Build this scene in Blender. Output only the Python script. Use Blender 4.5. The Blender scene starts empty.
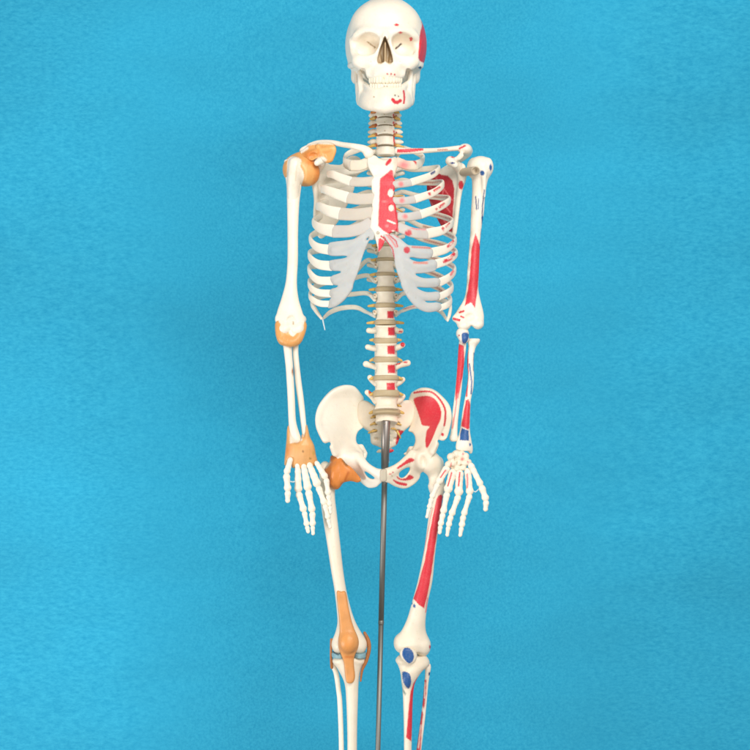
import bpy, math, random
import numpy as np
random.seed(4); np.random.seed(4)

# ------------------------------------------------------------------ units
U = 0.00186          # one working unit in metres
D = 1500.0           # camera distance in working units
f4 = np.float32

def P(px, py, d=0.0):
    k = (D + d) / D
    return np.array([(px - 375) * k, d, (375 - py) * k])

def lin(r, g, b):
    def c(v):
        v /= 255.0
        return v / 12.92 if v <= 0.04045 else ((v + 0.055) / 1.055) ** 2.4
    return np.array([c(r), c(g), c(b)])

BONE = lin(242, 232, 215)
BONE2 = lin(238, 225, 204)
TEETH = lin(240, 228, 206)
CART = lin(206, 206, 203)
CARTW = lin(218, 207, 192)
DISC = lin(186, 167, 134)
ORANGE = lin(230, 166, 98)
DORANGE = lin(218, 134, 64)
BROWN = lin(176, 112, 62)
RED = lin(214, 44, 60)
DRED = lin(196, 36, 52)
PINK = lin(236, 128, 128)
BLUE = lin(22, 84, 148)
DBLUE = lin(30, 60, 120)
NERVE = lin(212, 174, 98)
DARK = lin(70, 52, 42)
TAN = lin(176, 150, 112)

# ------------------------------------------------------------------ scene
scene = bpy.context.scene
col = scene.collection
ORG = {}

def set_props(o, label=None, cat=None, group=None, kind=None):
    if label: o['label'] = label
    if cat: o['category'] = cat
    if group: o['group'] = group
    if kind: o['kind'] = kind

def link(o, parent, org):
    col.objects.link(o)
    ORG[o.name] = np.array(org, float)
    if parent is not None:
        o.parent = parent
        o.location = tuple((ORG[o.name] - ORG[parent.name]) * U)
    else:
        o.location = tuple(ORG[o.name] * U)
    return o

def empty(name, org, **kw):
    o = bpy.data.objects.new(name, None)
    o.empty_display_size = 0.05
    link(o, None, org)
    set_props(o, **kw)
    return o

# ------------------------------------------------------------------ polygons
def catmull(pts, n=8, closed=False):
    pts = np.array(pts, float)
    N = len(pts)
    out = []
    rng = N if closed else N - 1
    for i in range(rng):
        if closed:
            p0, p1, p2, p3 = pts[(i - 1) % N], pts[i], pts[(i + 1) % N], pts[(i + 2) % N]
        else:
            p0, p1, p2, p3 = pts[max(i - 1, 0)], pts[i], pts[i + 1], pts[min(i + 2, N - 1)]
        for t in np.linspace(0, 1, n, endpoint=False):
            out.append(0.5 * ((2 * p1) + (-p0 + p2) * t + (2 * p0 - 5 * p1 + 4 * p2 - p3) * t * t
                              + (-p0 + 3 * p1 - 3 * p2 + p3) * t ** 3))
    if not closed: out.append(pts[-1])
    return np.array(out)

def catmull_c(pts, n=24):
    """centripetal spline on columns 0-2, other columns follow"""
    p = np.array(pts, float)
    p = np.vstack([2 * p[0] - p[1], p, 2 * p[-1] - p[-2]])
    out = []
    for i in range(1, len(p) - 2):
        q = p[i - 1:i + 3]
        t = np.r_[0, np.cumsum(np.sqrt(np.linalg.norm(np.diff(q[:, :3], axis=0), axis=1)) + 1e-6)]
        for u in np.linspace(t[1], t[2], n, endpoint=False):
            A1 = (t[1] - u) / (t[1] - t[0]) * q[0] + (u - t[0]) / (t[1] - t[0]) * q[1]
            A2 = (t[2] - u) / (t[2] - t[1]) * q[1] + (u - t[1]) / (t[2] - t[1]) * q[2]
            A3 = (t[3] - u) / (t[3] - t[2]) * q[2] + (u - t[2]) / (t[3] - t[2]) * q[3]
            B1 = (t[2] - u) / (t[2] - t[0]) * A1 + (u - t[0]) / (t[2] - t[0]) * A2
            B2 = (t[3] - u) / (t[3] - t[1]) * A2 + (u - t[1]) / (t[3] - t[1]) * A3
            out.append((t[2] - u) / (t[2] - t[1]) * B1 + (u - t[1]) / (t[2] - t[1]) * B2)
    out.append(p[-2])
    return np.array(out)

def zpoly(ox, oy, s, pts):
    return [(ox + a / s, oy + b / s) for a, b in pts]

def poly_sd(px, py, poly):
    px = px.astype(f4); py = py.astype(f4)
    d = np.full(px.shape, 1e9, f4); s = np.ones(px.shape, f4)
    n = len(poly)
    for i in range(n):
        ax, ay = poly[i]; bx, by = poly[i - 1]
        ex, ey = bx - ax, by - ay
        wx, wy = px - f4(ax), py - f4(ay)
        L = ex * ex + ey * ey + 1e-12
        t = np.clip((wx * f4(ex) + wy * f4(ey)) / f4(L), 0, 1)
        qx, qy = wx - f4(ex) * t, wy - f4(ey) * t
        d = np.minimum(d, qx * qx + qy * qy)
        c1 = py >= ay; c2 = py < by; c3 = (ex * wy) > (ey * wx)
        flip = (c1 & c2 & c3) | (~c1 & ~c2 & ~c3)
        s = np.where(flip, -s, s)
    return s * np.sqrt(d)

# ------------------------------------------------------------------ thin plate interpolation
def tps(ctrl):
    c = np.array(ctrl, float); xy = c[:, :2]; v = c[:, 2]; n = len(c)
    r = np.linalg.norm(xy[:, None] - xy[None], axis=2)
    K = r * r * np.log(r + 1e-9)
    Pm = np.c_[np.ones(n), xy]
    A = np.zeros((n + 3, n + 3)); A[:n, :n] = K + np.eye(n) * 1e-3; A[:n, n:] = Pm; A[n:, :n] = Pm.T
    w = np.linalg.solve(A, np.r_[v, 0, 0, 0])
    def f(x, y):
        out = w[n] + w[n + 1] * x + w[n + 2] * y
        for i in range(n):
            rr = np.sqrt((x - xy[i, 0]) ** 2 + (y - xy[i, 1]) ** 2)
            out = out + w[i] * rr * rr * np.log(rr + 1e-9)
        return out
    return f

# ------------------------------------------------------------------ distance field modelling
def smin(a, b, k):
    if k <= 0: return np.minimum(a, b)
    h = np.maximum(k - np.abs(a - b), 0) / k
    return np.minimum(a, b) - h * h * (k * 0.25)

def smax(a, b, k):
    return -smin(-a, -b, k)

class Field:
    def __init__(self, h=0.7):
        self.h = h; self.ops = []; self.bb = []
    def _push(self, op, lo, hi, fn, k):
        self.ops.append((op, np.array(lo, float), np.array(hi, float), fn, k))
        if op == 'add': self.bb.append((np.array(lo, float), np.array(hi, float)))
    def ell(self, c, r, k=2, op='add', rot=None):
        c = np.array(c, float); r = np.array(r, float); m = r.max() if rot is not None else r
        def fn(X, Y, Z):
            x, y, z = X - f4(c[0]), Y - f4(c[1]), Z - f4(c[2])
            if rot is not None:
                R = rot
                x, y, z = (R[0, 0] * x + R[0, 1] * y + R[0, 2] * z, R[1, 0] * x + R[1, 1] * y + R[1, 2] * z,
                           R[2, 0] * x + R[2, 1] * y + R[2, 2] * z)
            k0 = np.sqrt((x / r[0]) ** 2 + (y / r[1]) ** 2 + (z / r[2]) ** 2)
            k1 = np.sqrt((x / r[0] ** 2) ** 2 + (y / r[1] ** 2) ** 2 + (z / r[2] ** 2) ** 2)
            return (k0 * (k0 - 1) / (k1 + 1e-9)).astype(f4)
        self._push(op, c - m, c + m, fn, k); return self
    def cone(self, a, b, ra, rb, k=2, op='add'):
        a = np.array(a, float); b = np.array(b, float); ba = b - a; L = float(ba @ ba) + 1e-9
        rm = max(ra, rb)
        def fn(X, Y, Z):
            x, y, z = X - f4(a[0]), Y - f4(a[1]), Z - f4(a[2])
            t = np.clip((x * f4(ba[0]) + y * f4(ba[1]) + z * f4(ba[2])) / f4(L), 0, 1)
            return (np.sqrt((x - t * f4(ba[0])) ** 2 + (y - t * f4(ba[1])) ** 2 + (z - t * f4(ba[2])) ** 2)
                    - (f4(ra) + t * f4(rb - ra))).astype(f4)
        self._push(op, np.minimum(a, b) - rm, np.maximum(a, b) + rm, fn, k); return self
    def chain(self, pts, k=2, op='add', smooth=0):
        """pts: rows (px, py, d, r)"""
        q = np.array(pts, float)
        if smooth: q = catmull(q, smooth)
        C = np.array([P(*r[:3]) for r in q]); R = q[:, 3]
        def fn(X, Y, Z):
            best = None
            for i in range(len(C) - 1):
                a, ba = C[i], C[i + 1] - C[i]; L = float(ba @ ba) + 1e-9
                x, y, z = X - f4(a[0]), Y - f4(a[1]), Z - f4(a[2])
                t = np.clip((x * f4(ba[0]) + y * f4(ba[1]) + z * f4(ba[2])) / f4(L), 0, 1)
                v = np.sqrt((x - t * f4(ba[0])) ** 2 + (y - t * f4(ba[1])) ** 2 + (z - t * f4(ba[2])) ** 2) - (f4(R[i]) + t * f4(R[i + 1] - R[i]))
                best = v if best is None else np.minimum(best, v)
            return best.astype(f4)
        self._push(op, (C - R[:, None]).min(0), (C + R[:, None]).max(0), fn, k)
        return self
    def tube(self, rows, k=1, tw=0.0):
        """shaft given as rows (xl, xr, y, d[, depth ratio]) : elliptic section, lofted in z"""
        q = catmull(np.array([r if len(r) == 5 else (*r, 1.0) for r in rows], float), 6)
        kk = (D + q[:, 3]) / D
        zc = (375 - q[:, 2]) * kk; xc = ((q[:, 0] + q[:, 1]) / 2 - 375) * kk
        rx = (q[:, 1] - q[:, 0]) / 2 * kk; ry = rx * q[:, 4]; dc = q[:, 3]
        o = np.argsort(zc); zc, xc, rx, ry, dc = zc[o], xc[o], rx[o], ry[o], dc[o]
        z0, z1 = zc[0], zc[-1]
        def fn(X, Y, Z):
            z = np.clip(Z, z0, z1)
            cx, cy = np.interp(z, zc, xc), np.interp(z, zc, dc)
            a, b = np.interp(z, zc, rx), np.interp(z, zc, ry)
            x, y = X - cx, Y - cy
            k0 = np.sqrt((x / a) ** 2 + (y / b) ** 2); k1 = np.sqrt((x / a ** 2) ** 2 + (y / b ** 2) ** 2) + 1e-9
            dr = k0 * (k0 - 1) / k1
            dz = np.maximum(Z - z1, z0 - Z)
            return smax(dr, np.broadcast_to(dz, dr.shape), 1.5).astype(f4)
        lo = [(xc - rx).min(), (dc - ry).min(), z0]; hi = [(xc + rx).max(), (dc + ry).max(), z1]
        self._push('add', lo, hi, fn, k); return self
    def ecyl(self, c, rx, ry, hz, waist=0.0, tilt=0.0, k=1.5, op='add', rnd=1.2):
        c = np.array(c, float); ct, st = math.cos(tilt), math.sin(tilt)
        def fn(X, Y, Z):
            x, y0, z0 = X - f4(c[0]), Y - f4(c[1]), Z - f4(c[2])
            y = ct * y0 + st * z0; z = -st * y0 + ct * z0
            w = 1 - waist * np.clip(1 - (z / hz) ** 2, 0, 1)
            q = np.sqrt((x / (rx * w)) ** 2 + (y / (ry * w)) ** 2)
            return smax((q - 1) * min(rx, ry), np.abs(z) - hz, rnd).astype(f4)
        m = np.array([rx, max(ry, hz), max(hz, ry * abs(st) + hz)])
        self._push(op, c - m, c + m, fn, k); return self
    def box(self, c, r, k=1, op='add', rnd=0.8):
        c = np.array(c, float); r = np.array(r, float)
        def fn(X, Y, Z):
            qx, qy, qz = np.abs(X - f4(c[0])) - f4(r[0] - rnd), np.abs(Y - f4(c[1])) - f4(r[1] - rnd), np.abs(Z - f4(c[2])) - f4(r[2] - rnd)
            o = np.sqrt(np.maximum(qx, 0) ** 2 + np.maximum(qy, 0) ** 2 + np.maximum(qz, 0) ** 2)
            return (o + np.minimum(np.maximum(qx, np.maximum(qy, qz)), 0) - rnd).astype(f4)
        self._push(op, c - r, c + r, fn, k); return self
    def relief(self, poly, depth, thick, k=2, op='add', holes=(), rnd=2.0, smooth=5, thickf=None):
        """plate: outline in picture plane, centre depth a surface depth(px,py)"""
        if smooth: poly = catmull(poly, smooth, True)
        poly = np.array(poly, float)
        hs = [np.array(catmull(q, smooth, True) if smooth else q) for q in holes]
        dv = depth(poly[:, 0], poly[:, 1]) + np.zeros(len(poly))
        dmin, dmax = dv.min() - thick * 1.2 - 6, dv.max() + thick * 1.2 + 6
        kx = 1 + dmax / D
        xs = (poly[:, 0] - 375); zs = 375 - poly[:, 1]
        lo = [min(xs.min(), xs.min() * kx) - 1, dmin, min(zs.min(), zs.min() * kx) - 1]
        hi = [max(xs.max(), xs.max() * kx) + 1, dmax, max(zs.max(), zs.max() * kx) + 1]
        def fn(X, Y, Z):
            x2 = X[:, 0, :] + 0 * Z[:, 0, :]; z2 = Z[:, 0, :] + 0 * X[:, 0, :]
            g = np.zeros_like(x2)
            for _ in range(3):
                px = 375 + x2 * D / (D + g); py = 375 - z2 * D / (D + g)
                g = depth(np.clip(px, poly[:, 0].min() - 3, poly[:, 0].max() + 3), np.clip(py, poly[:, 1].min() - 3, poly[:, 1].max() + 3))
            sd = poly_sd(px, py, poly)
            for q in hs: sd = np.maximum(sd, -poly_sd(px, py, q))
            th = thick / 2 if thickf is None else thickf(px, py) / 2
            a = np.broadcast_to(sd[:, None, :], (x2.shape[0], Y.shape[1], x2.shape[1]))
            b = np.abs(Y - g[:, None, :]) - (th if np.isscalar(th) else th[:, None, :])
            return smax(a, b, rnd).astype(f4)
        self._push(op, lo, hi, fn, k); return self
    def mesh(self):
        h = self.h
        lo = np.min([b[0] for b in self.bb], axis=0) - 3 * h - 1
        hi = np.max([b[1] for b in self.bb], axis=0) + 3 * h + 1
        n = np.ceil((hi - lo) / h).astype(int) + 1
        F = np.full(n, 6.0, f4)
        ax = [(lo[i] + h * np.arange(n[i])).astype(f4) for i in range(3)]
        for op, a, b, fn, k in self.ops:
            m = k + 3 * h
            i0 = np.maximum(np.floor((a - m - lo) / h).astype(int), 0)
            i1 = np.minimum(np.ceil((b + m - lo) / h).astype(int) + 1, n)
            if (i1 <= i0).any(): continue
            sl = tuple(slice(i0[i], i1[i]) for i in range(3))
            X = ax[0][sl[0]][:, None, None]; Y = ax[1][sl[1]][None, :, None]; Z = ax[2][sl[2]][None, None, :]
            v = fn(X, Y, Z)
            F[sl] = smin(F[sl], v, k) if op == 'add' else smax(F[sl], -v, k)
        F = np.clip(F, -6, 6)
        F[[0, -1]] = 6; F[:, [0, -1]] = 6; F[:, :, [0, -1]] = 6
        return surface_nets(F, lo, h)

def surface_nets(F, lo, h):
    S = F < 0
    c = [S[dx:S.shape[0] - 1 + dx, dy:S.shape[1] - 1 + dy, dz:S.shape[2] - 1 + dz]
         for dx in (0, 1) for dy in (0, 1) for dz in (0, 1)]
    cnt = np.zeros(c[0].shape, np.int8)
    for q in c: cnt += q
    act = np.argwhere((cnt > 0) & (cnt < 8))
    offs = np.array([(dx, dy, dz) for dx in (0, 1) for dy in (0, 1) for dz in (0, 1)])
    val = np.stack([F[act[:, 0] + o[0], act[:, 1] + o[1], act[:, 2] + o[2]] for o in offs], 1)
    acc = np.zeros((len(act), 3)); num = np.zeros(len(act))
    for i in range(8):
        for j in range(i + 1, 8):
            if np.abs(offs[i] - offs[j]).sum() != 1: continue
            a, b = val[:, i], val[:, j]
            m = (a < 0) != (b < 0)
            t = np.where(m, a / np.where(m, a - b, 1), 0)
            p = offs[i] + t[:, None] * (offs[j] - offs[i])
            acc[m] += p[m]; num[m] += 1
    V = (act + acc / num[:, None]) * h + lo
    idx = np.full(cnt.shape, -1, np.int64); idx[act[:, 0], act[:, 1], act[:, 2]] = np.arange(len(act))
    faces = []
    for axis in range(3):
        o = [0, 0, 0]; o[axis] = 1
        A = S[:S.shape[0] - o[0], :S.shape[1] - o[1], :S.shape[2] - o[2]]
        B = S[o[0]:, o[1]:, o[2]:]
        e = np.argwhere(A != B)
        u, w = [(1, 2), (2, 0), (0, 1)][axis]
        e = e[(e[:, u] > 0) & (e[:, w] > 0)]
        def g(du, dw):
            q = e.copy(); q[:, u] -= du; q[:, w] -= dw
            return idx[q[:, 0], q[:, 1], q[:, 2]]
        quad = np.stack([g(1, 1), g(0, 1), g(0, 0), g(1, 0)], 1)
        ins = A[e[:, 0], e[:, 1], e[:, 2]]
        quad[~ins] = quad[~ins][:, ::-1]
        faces.append(quad)
    Q = np.concatenate(faces)
    # one light relaxation pass removes the grid stepping
    for lam in (0.5, 0.5):
        s = np.zeros_like(V); nn = np.zeros(len(V))
        for a, b in ((0, 1), (1, 2), (2, 3), (3, 0)):
            np.add.at(s, Q[:, a], V[Q[:, b]]); np.add.at(nn, Q[:, a], 1)
        V = V * (1 - lam) + lam * s / np.maximum(nn, 1)[:, None]
    return V, Q

def vnormals(V, Q):
    n = np.cross(V[Q[:, 2]] - V[Q[:, 0]], V[Q[:, 3]] - V[Q[:, 1]])
    N = np.zeros_like(V)
    for i in range(4): np.add.at(N, Q[:, i], n)
    return N / (np.linalg.norm(N, axis=1)[:, None] + 1e-12)

rngp = np.random.default_rng(7)
# paint: rows (kind, data, colour, softness, facing)
def paint_cols(V, N, base, paints):
    C = np.tile(np.array(base)[None], (len(V), 1)) if np.ndim(base) == 1 else base.copy()
    px = 375 + V[:, 0] * D / (D + V[:, 1]); py = 375 - V[:, 2] * D / (D + V[:, 1])
    for p in paints:
        kind, data, colour = p[:3]
        soft = p[3] if len(p) > 3 else 0.5
        face = p[4] if len(p) > 4 else 0.25
        if kind == 'poly':
            q = np.array(data, float); lo, hi = q.min(0) - 2, q.max(0) + 2
        elif kind == 'dot':
            cx, cy, rx, ry = data; lo, hi = np.array([cx - rx - 2, cy - ry - 2]), np.array([cx + rx + 2, cy + ry + 2])
        else:
            q = np.array(data[0], float); lo, hi = q.min(0) - data[1] - 2, q.max(0) + data[1] + 2
        m = np.where((px > lo[0]) & (px < hi[0]) & (py > lo[1]) & (py < hi[1]) & (N[:, 1] < face))[0]
        if not len(m): continue
        if kind == 'poly': sd = poly_sd(px[m], py[m], q)
        elif kind == 'dot': sd = (np.sqrt(((px[m] - cx) / rx) ** 2 + ((py[m] - cy) / ry) ** 2) - 1) * min(rx, ry)
        else:
            sd = np.full(len(m), 1e9)
            for i in range(len(q) - 1):
                a, b = q[i], q[i + 1]; e = b - a
                t = np.clip(((px[m] - a[0]) * e[0] + (py[m] - a[1]) * e[1]) / (e @ e + 1e-9), 0, 1)
                sd = np.minimum(sd, np.hypot(px[m] - a[0] - t * e[0], py[m] - a[1] - t * e[1]))
            sd = sd - data[1]
        q3 = V[m]
        wob = np.sin(q3[:, 0] * 1.9 + q3[:, 2] * 1.3 + 1.7) * np.sin(q3[:, 2] * 2.3 - q3[:, 0] * 0.7) + 0.6 * np.sin(q3[:, 0] * 4.1 + 0.4) * np.sin(q3[:, 2] * 3.7 + 2.1)
        sd = sd + 0.26 * wob
        cov = 1.0 - 0.07 * rngp.random(len(m)) ** 2
        w = (np.clip(0.5 - sd / (2 * soft), 0, 1) * np.clip(cov, 0, 1))[:, None]
        C[m] = C[m] * (1 - w) + np.array(colour)[None] * w
    return C

def smooth_poly(pts, n=5): return catmull(pts, n, True)
def poly(pts, colour, n=0, soft=0.5, face=0.25): return ('poly', catmull(pts, n, True) if n else pts, colour, soft, face)
def dot(x, y, rx, ry, colour, soft=0.45, face=0.3): return ('dot', (x, y, rx, ry), colour, soft, face)
def line(pts, w, colour, soft=0.45, face=0.3): return ('line', (pts, w), colour, soft, face)

def make_obj(name, V, Q, parent, mat, base, paints=(), label=None, org=None):
    N = vnormals(V, Q)
    C = paint_cols(V, N, base, paints)
    if org is None: org = (V.min(0) + V.max(0)) / 2
    me = bpy.data.meshes.new(name)
    me.vertices.add(len(V)); me.vertices.foreach_set('co', ((V - org) * U).astype(f4).ravel())
    me.loops.add(len(Q) * 4); me.loops.foreach_set('vertex_index', Q.astype(np.int32).ravel())
    me.polygons.add(len(Q)); me.polygons.foreach_set('loop_start', (np.arange(len(Q)) * 4).astype(np.int32))
    me.polygons.foreach_set('use_smooth', np.ones(len(Q), bool))
    me.update(calc_edges=True)
    a = me.color_attributes.new('Col', 'FLOAT_COLOR', 'POINT')
    a.data.foreach_set('color', np.c_[C, np.ones(len(C))].astype(f4).ravel())
    me.materials.append(mat)
    o = bpy.data.objects.new(name, me)
    link(o, parent, org)
    if label: o['label'] = label
    return o

def sdf(name, F, parent, base=BONE, paints=(), mat=None, label=None):
    V, Q = F.mesh()
    return make_obj(name, V, Q, parent, mat or M_BONE, base, paints, label)

def sweep(name, pts, parent, base=BONE, paints=(), axis=None, mat=None, label=None, step=0.9, seg=18, power=2.6):
    """pts rows (px,py,d,height,thickness): flat band whose face looks away from the axis point (px, d)"""
    q = np.array(pts, float)
    W = np.array([P(*r[:3]) for r in q])
    full = catmull_c(np.c_[W, q[:, 3:5]], 24)
    L = np.r_[0, np.cumsum(np.linalg.norm(np.diff(full[:, :3], axis=0), axis=1))]
    s = np.linspace(0, L[-1], max(int(L[-1] / step), 4))
    R = np.stack([np.interp(s, L, full[:, i]) for i in range(5)], 1)
    C = R[:, :3]; T = np.gradient(C, axis=0); T /= np.linalg.norm(T, axis=1)[:, None]
    axx = np.array([axis[0] - 375, axis[1]]) if axis else np.array([0, 0])
    Nn = np.c_[C[:, 0] - axx[0], C[:, 1] - axx[1], np.zeros(len(C))]
    Nn -= (Nn * T).sum(1)[:, None] * T; Nn /= np.linalg.norm(Nn, axis=1)[:, None] + 1e-9
    B = np.cross(T, Nn)
    a = np.linspace(0, 2 * np.pi, seg, endpoint=False)
    ca, sa = np.cos(a), np.sin(a)
    e = 2 / power
    ux = np.sign(ca) * np.abs(ca) ** e; uy = np.sign(sa) * np.abs(sa) ** e
    end = np.ones(len(s))
    capn = 3
    V = C[:, None, :] + Nn[:, None, :] * (ux[None, :, None] * (R[:, 4] / 2)[:, None, None]) + B[:, None, :] * (uy[None, :, None] * (R[:, 3] / 2)[:, None, None])
    # rounded end rings
    def cap(i, sgn):
        rings = []
        for fr in (0.85, 0.5, 0.05):
            off = math.sqrt(1 - fr * fr) * R[i, 4] / 2 * sgn
            rings.append(C[i] + T[i] * off + Nn[i] * (ux[:, None] * R[i, 4] / 2 * fr) + B[i] * (uy[:, None] * R[i, 3] / 2 * (fr * 0.6 + 0.4 if fr > 0.1 else fr)))
        return rings
    rings = cap(0, -1)[::-1] + list(V) + cap(len(s) - 1, 1)
    V = np.array(rings); n = len(V)
    V = V.reshape(-1, 3)
    Q = []
    i = np.arange(n - 1)[:, None]; j = np.arange(seg)[None, :]; jn = (j + 1) % seg
    Q = np.stack([i * seg + j, i * seg + jn, (i + 1) * seg + jn, (i + 1) * seg + j], -1).reshape(-1, 4)
    # orientation
    Nv = vnormals(V, Q)
    mid = (n // 2) * seg
    if (Nv[mid:mid + seg] * (V[mid:mid + seg] - V[mid:mid + seg].mean(0))).sum() < 0: Q = Q[:, ::-1]
    return make_obj(name, V, Q, parent, mat or M_BONE, base, paints, label)

# ------------------------------------------------------------------ materials
def nodes_of(m):
    m.use_nodes = True
    return m.node_tree.nodes, m.node_tree.links

def painted(name, rough=0.42, spec=0.4, sss=0.12, var=0.06, bump=0.05, bscale=420, coat=0.0, fibre=None):
    m = bpy.data.materials.new(name); n, l = nodes_of(m)
    b = n['Principled BSDF']
    at = n.new('ShaderNodeAttribute'); at.attribute_name = 'Col'
    tc = n.new('ShaderNodeTexCoord')
    no = n.new('ShaderNodeTexNoise'); no.inputs['Scale'].default_value = 38; no.inputs['Detail'].default_value = 5
    mr = n.new('ShaderNodeMapRange'); mr.inputs[1].default_value = 0.3; mr.inputs[2].default_value = 0.7
    mr.inputs[3].default_value = 1 - var; mr.inputs[4].default_value = 1 + var * 0.5
    mx = n.new('ShaderNodeMix'); mx.data_type = 'RGBA'; mx.blend_type = 'MULTIPLY'; mx.inputs[0].default_value = 1
    l.new(tc.outputs['Object'], no.inputs['Vector']); l.new(no.outputs['Fac'], mr.inputs[0])
    l.new(at.outputs['Color'], mx.inputs[6]); l.new(mr.outputs[0], mx.inputs[7])
    sp = n.new('ShaderNodeTexNoise'); sp.inputs['Scale'].default_value = 190; sp.inputs['Detail'].default_value = 3
    sr = n.new('ShaderNodeMapRange'); sr.inputs[1].default_value = 0.63; sr.inputs[2].default_value = 0.74; sr.inputs[3].default_value = 0.0; sr.inputs[4].default_value = 0.22
    sm = n.new('ShaderNodeMix'); sm.data_type = 'RGBA'; sm.blend_type = 'MULTIPLY'; sm.inputs[7].default_value = (0.72, 0.58, 0.42, 1)
    ye = n.new('ShaderNodeTexNoise'); ye.inputs['Scale'].default_value = 11; ye.inputs['Detail'].default_value = 3
    yr = n.new('ShaderNodeMapRange'); yr.inputs[1].default_value = 0.45; yr.inputs[2].default_value = 0.75; yr.inputs[3].default_value = 0.0; yr.inputs[4].default_value = 0.35
    ym = n.new('ShaderNodeMix'); ym.data_type = 'RGBA'; ym.blend_type = 'MULTIPLY'; ym.inputs[7].default_value = (0.97, 0.90, 0.80, 1)
    for t in (sp, ye): l.new(tc.outputs['Object'], t.inputs['Vector'])
    l.new(sp.outputs['Fac'], sr.inputs[0]); l.new(sr.outputs[0], sm.inputs[0]); l.new(mx.outputs[2], sm.inputs[6])
    l.new(ye.outputs['Fac'], yr.inputs[0]); l.new(yr.outputs[0], ym.inputs[0]); l.new(sm.outputs[2], ym.inputs[6])
    l.new(ym.outputs[2], b.inputs['Base Color'])
    b.inputs['Roughness'].default_value = rough; b.inputs['Specular IOR Level'].default_value = spec
    b.inputs['Subsurface Weight'].default_value = sss; b.inputs['Subsurface Radius'].default_value = (1.0, 0.6, 0.35)
    b.inputs['Subsurface Scale'].default_value = 0.004
    b.inputs['Coat Weight'].default_value = coat
    n2 = n.new('ShaderNodeTexNoise'); n2.inputs['Scale'].default_value = bscale; n2.inputs['Detail'].default_value = 4
    bp = n.new('ShaderNodeBump'); bp.inputs['Strength'].default_value = bump; bp.inputs['Distance'].default_value = 0.002
    if fibre:
        fm = n.new('ShaderNodeMapping'); fm.inputs['Scale'].default_value = fibre
        l.new(tc.outputs['Object'], fm.inputs['Vector']); l.new(fm.outputs[0], n2.inputs['Vector'])
    else: l.new(tc.outputs['Object'], n2.inputs['Vector'])
    l.new(n2.outputs['Fac'], bp.inputs['Height']); l.new(bp.outputs['Normal'], b.inputs['Normal'])
    return m

M_BONE = painted('bone_plastic', bump=0.16, bscale=300)
M_CART = painted('cartilage_plastic', rough=0.5, spec=0.35, sss=0.25, var=0.05)
M_LIG = painted('ligament_rubber', rough=0.4, spec=0.45, sss=0.1, var=0.14, bump=0.45, bscale=230, fibre=(1, 1, 0.22))
M_DISC = painted('disc_rubber', rough=0.5, spec=0.3, sss=0.1)

M_CART.node_tree.nodes['Principled BSDF'].inputs['Alpha'].default_value = 0.8

def metal(name, c, rough, bump=0.05):
    m = bpy.data.materials.new(name); n, l = nodes_of(m); b = n['Principled BSDF']
    b.inputs['Metallic'].default_value = 1.0
    tc = n.new('ShaderNodeTexCoord'); mp = n.new('ShaderNodeMapping'); mp.inputs['Scale'].default_value = (1, 1, 0.03)
    no = n.new('ShaderNodeTexNoise'); no.inputs['Scale'].default_value = 260; no.inputs['Detail'].default_value = 4
    cr = n.new('ShaderNodeValToRGB'); cr.color_ramp.elements[0].color = (*(c * 0.6), 1); cr.color_ramp.elements[1].color = (*np.minimum(c * 1.15, 1), 1)
    l.new(tc.outputs['Object'], mp.inputs['Vector']); l.new(mp.outputs[0], no.inputs['Vector']); l.new(no.outputs['Fac'], cr.inputs[0]); l.new(cr.outputs[0], b.inputs['Base Color'])
    mr = n.new('ShaderNodeMapRange'); mr.inputs[3].default_value = rough * 0.7; mr.inputs[4].default_value = rough * 1.3
    l.new(no.outputs['Fac'], mr.inputs[0]); l.new(mr.outputs[0], b.inputs['Roughness'])
    return m
M_ROD = metal('rod_steel', lin(156, 154, 148), 0.56)
M_CHROME = metal('sleeve_steel', lin(164, 156, 150), 0.44)
M_SCREW = metal('screw_steel', lin(150, 140, 120), 0.35)

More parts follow.
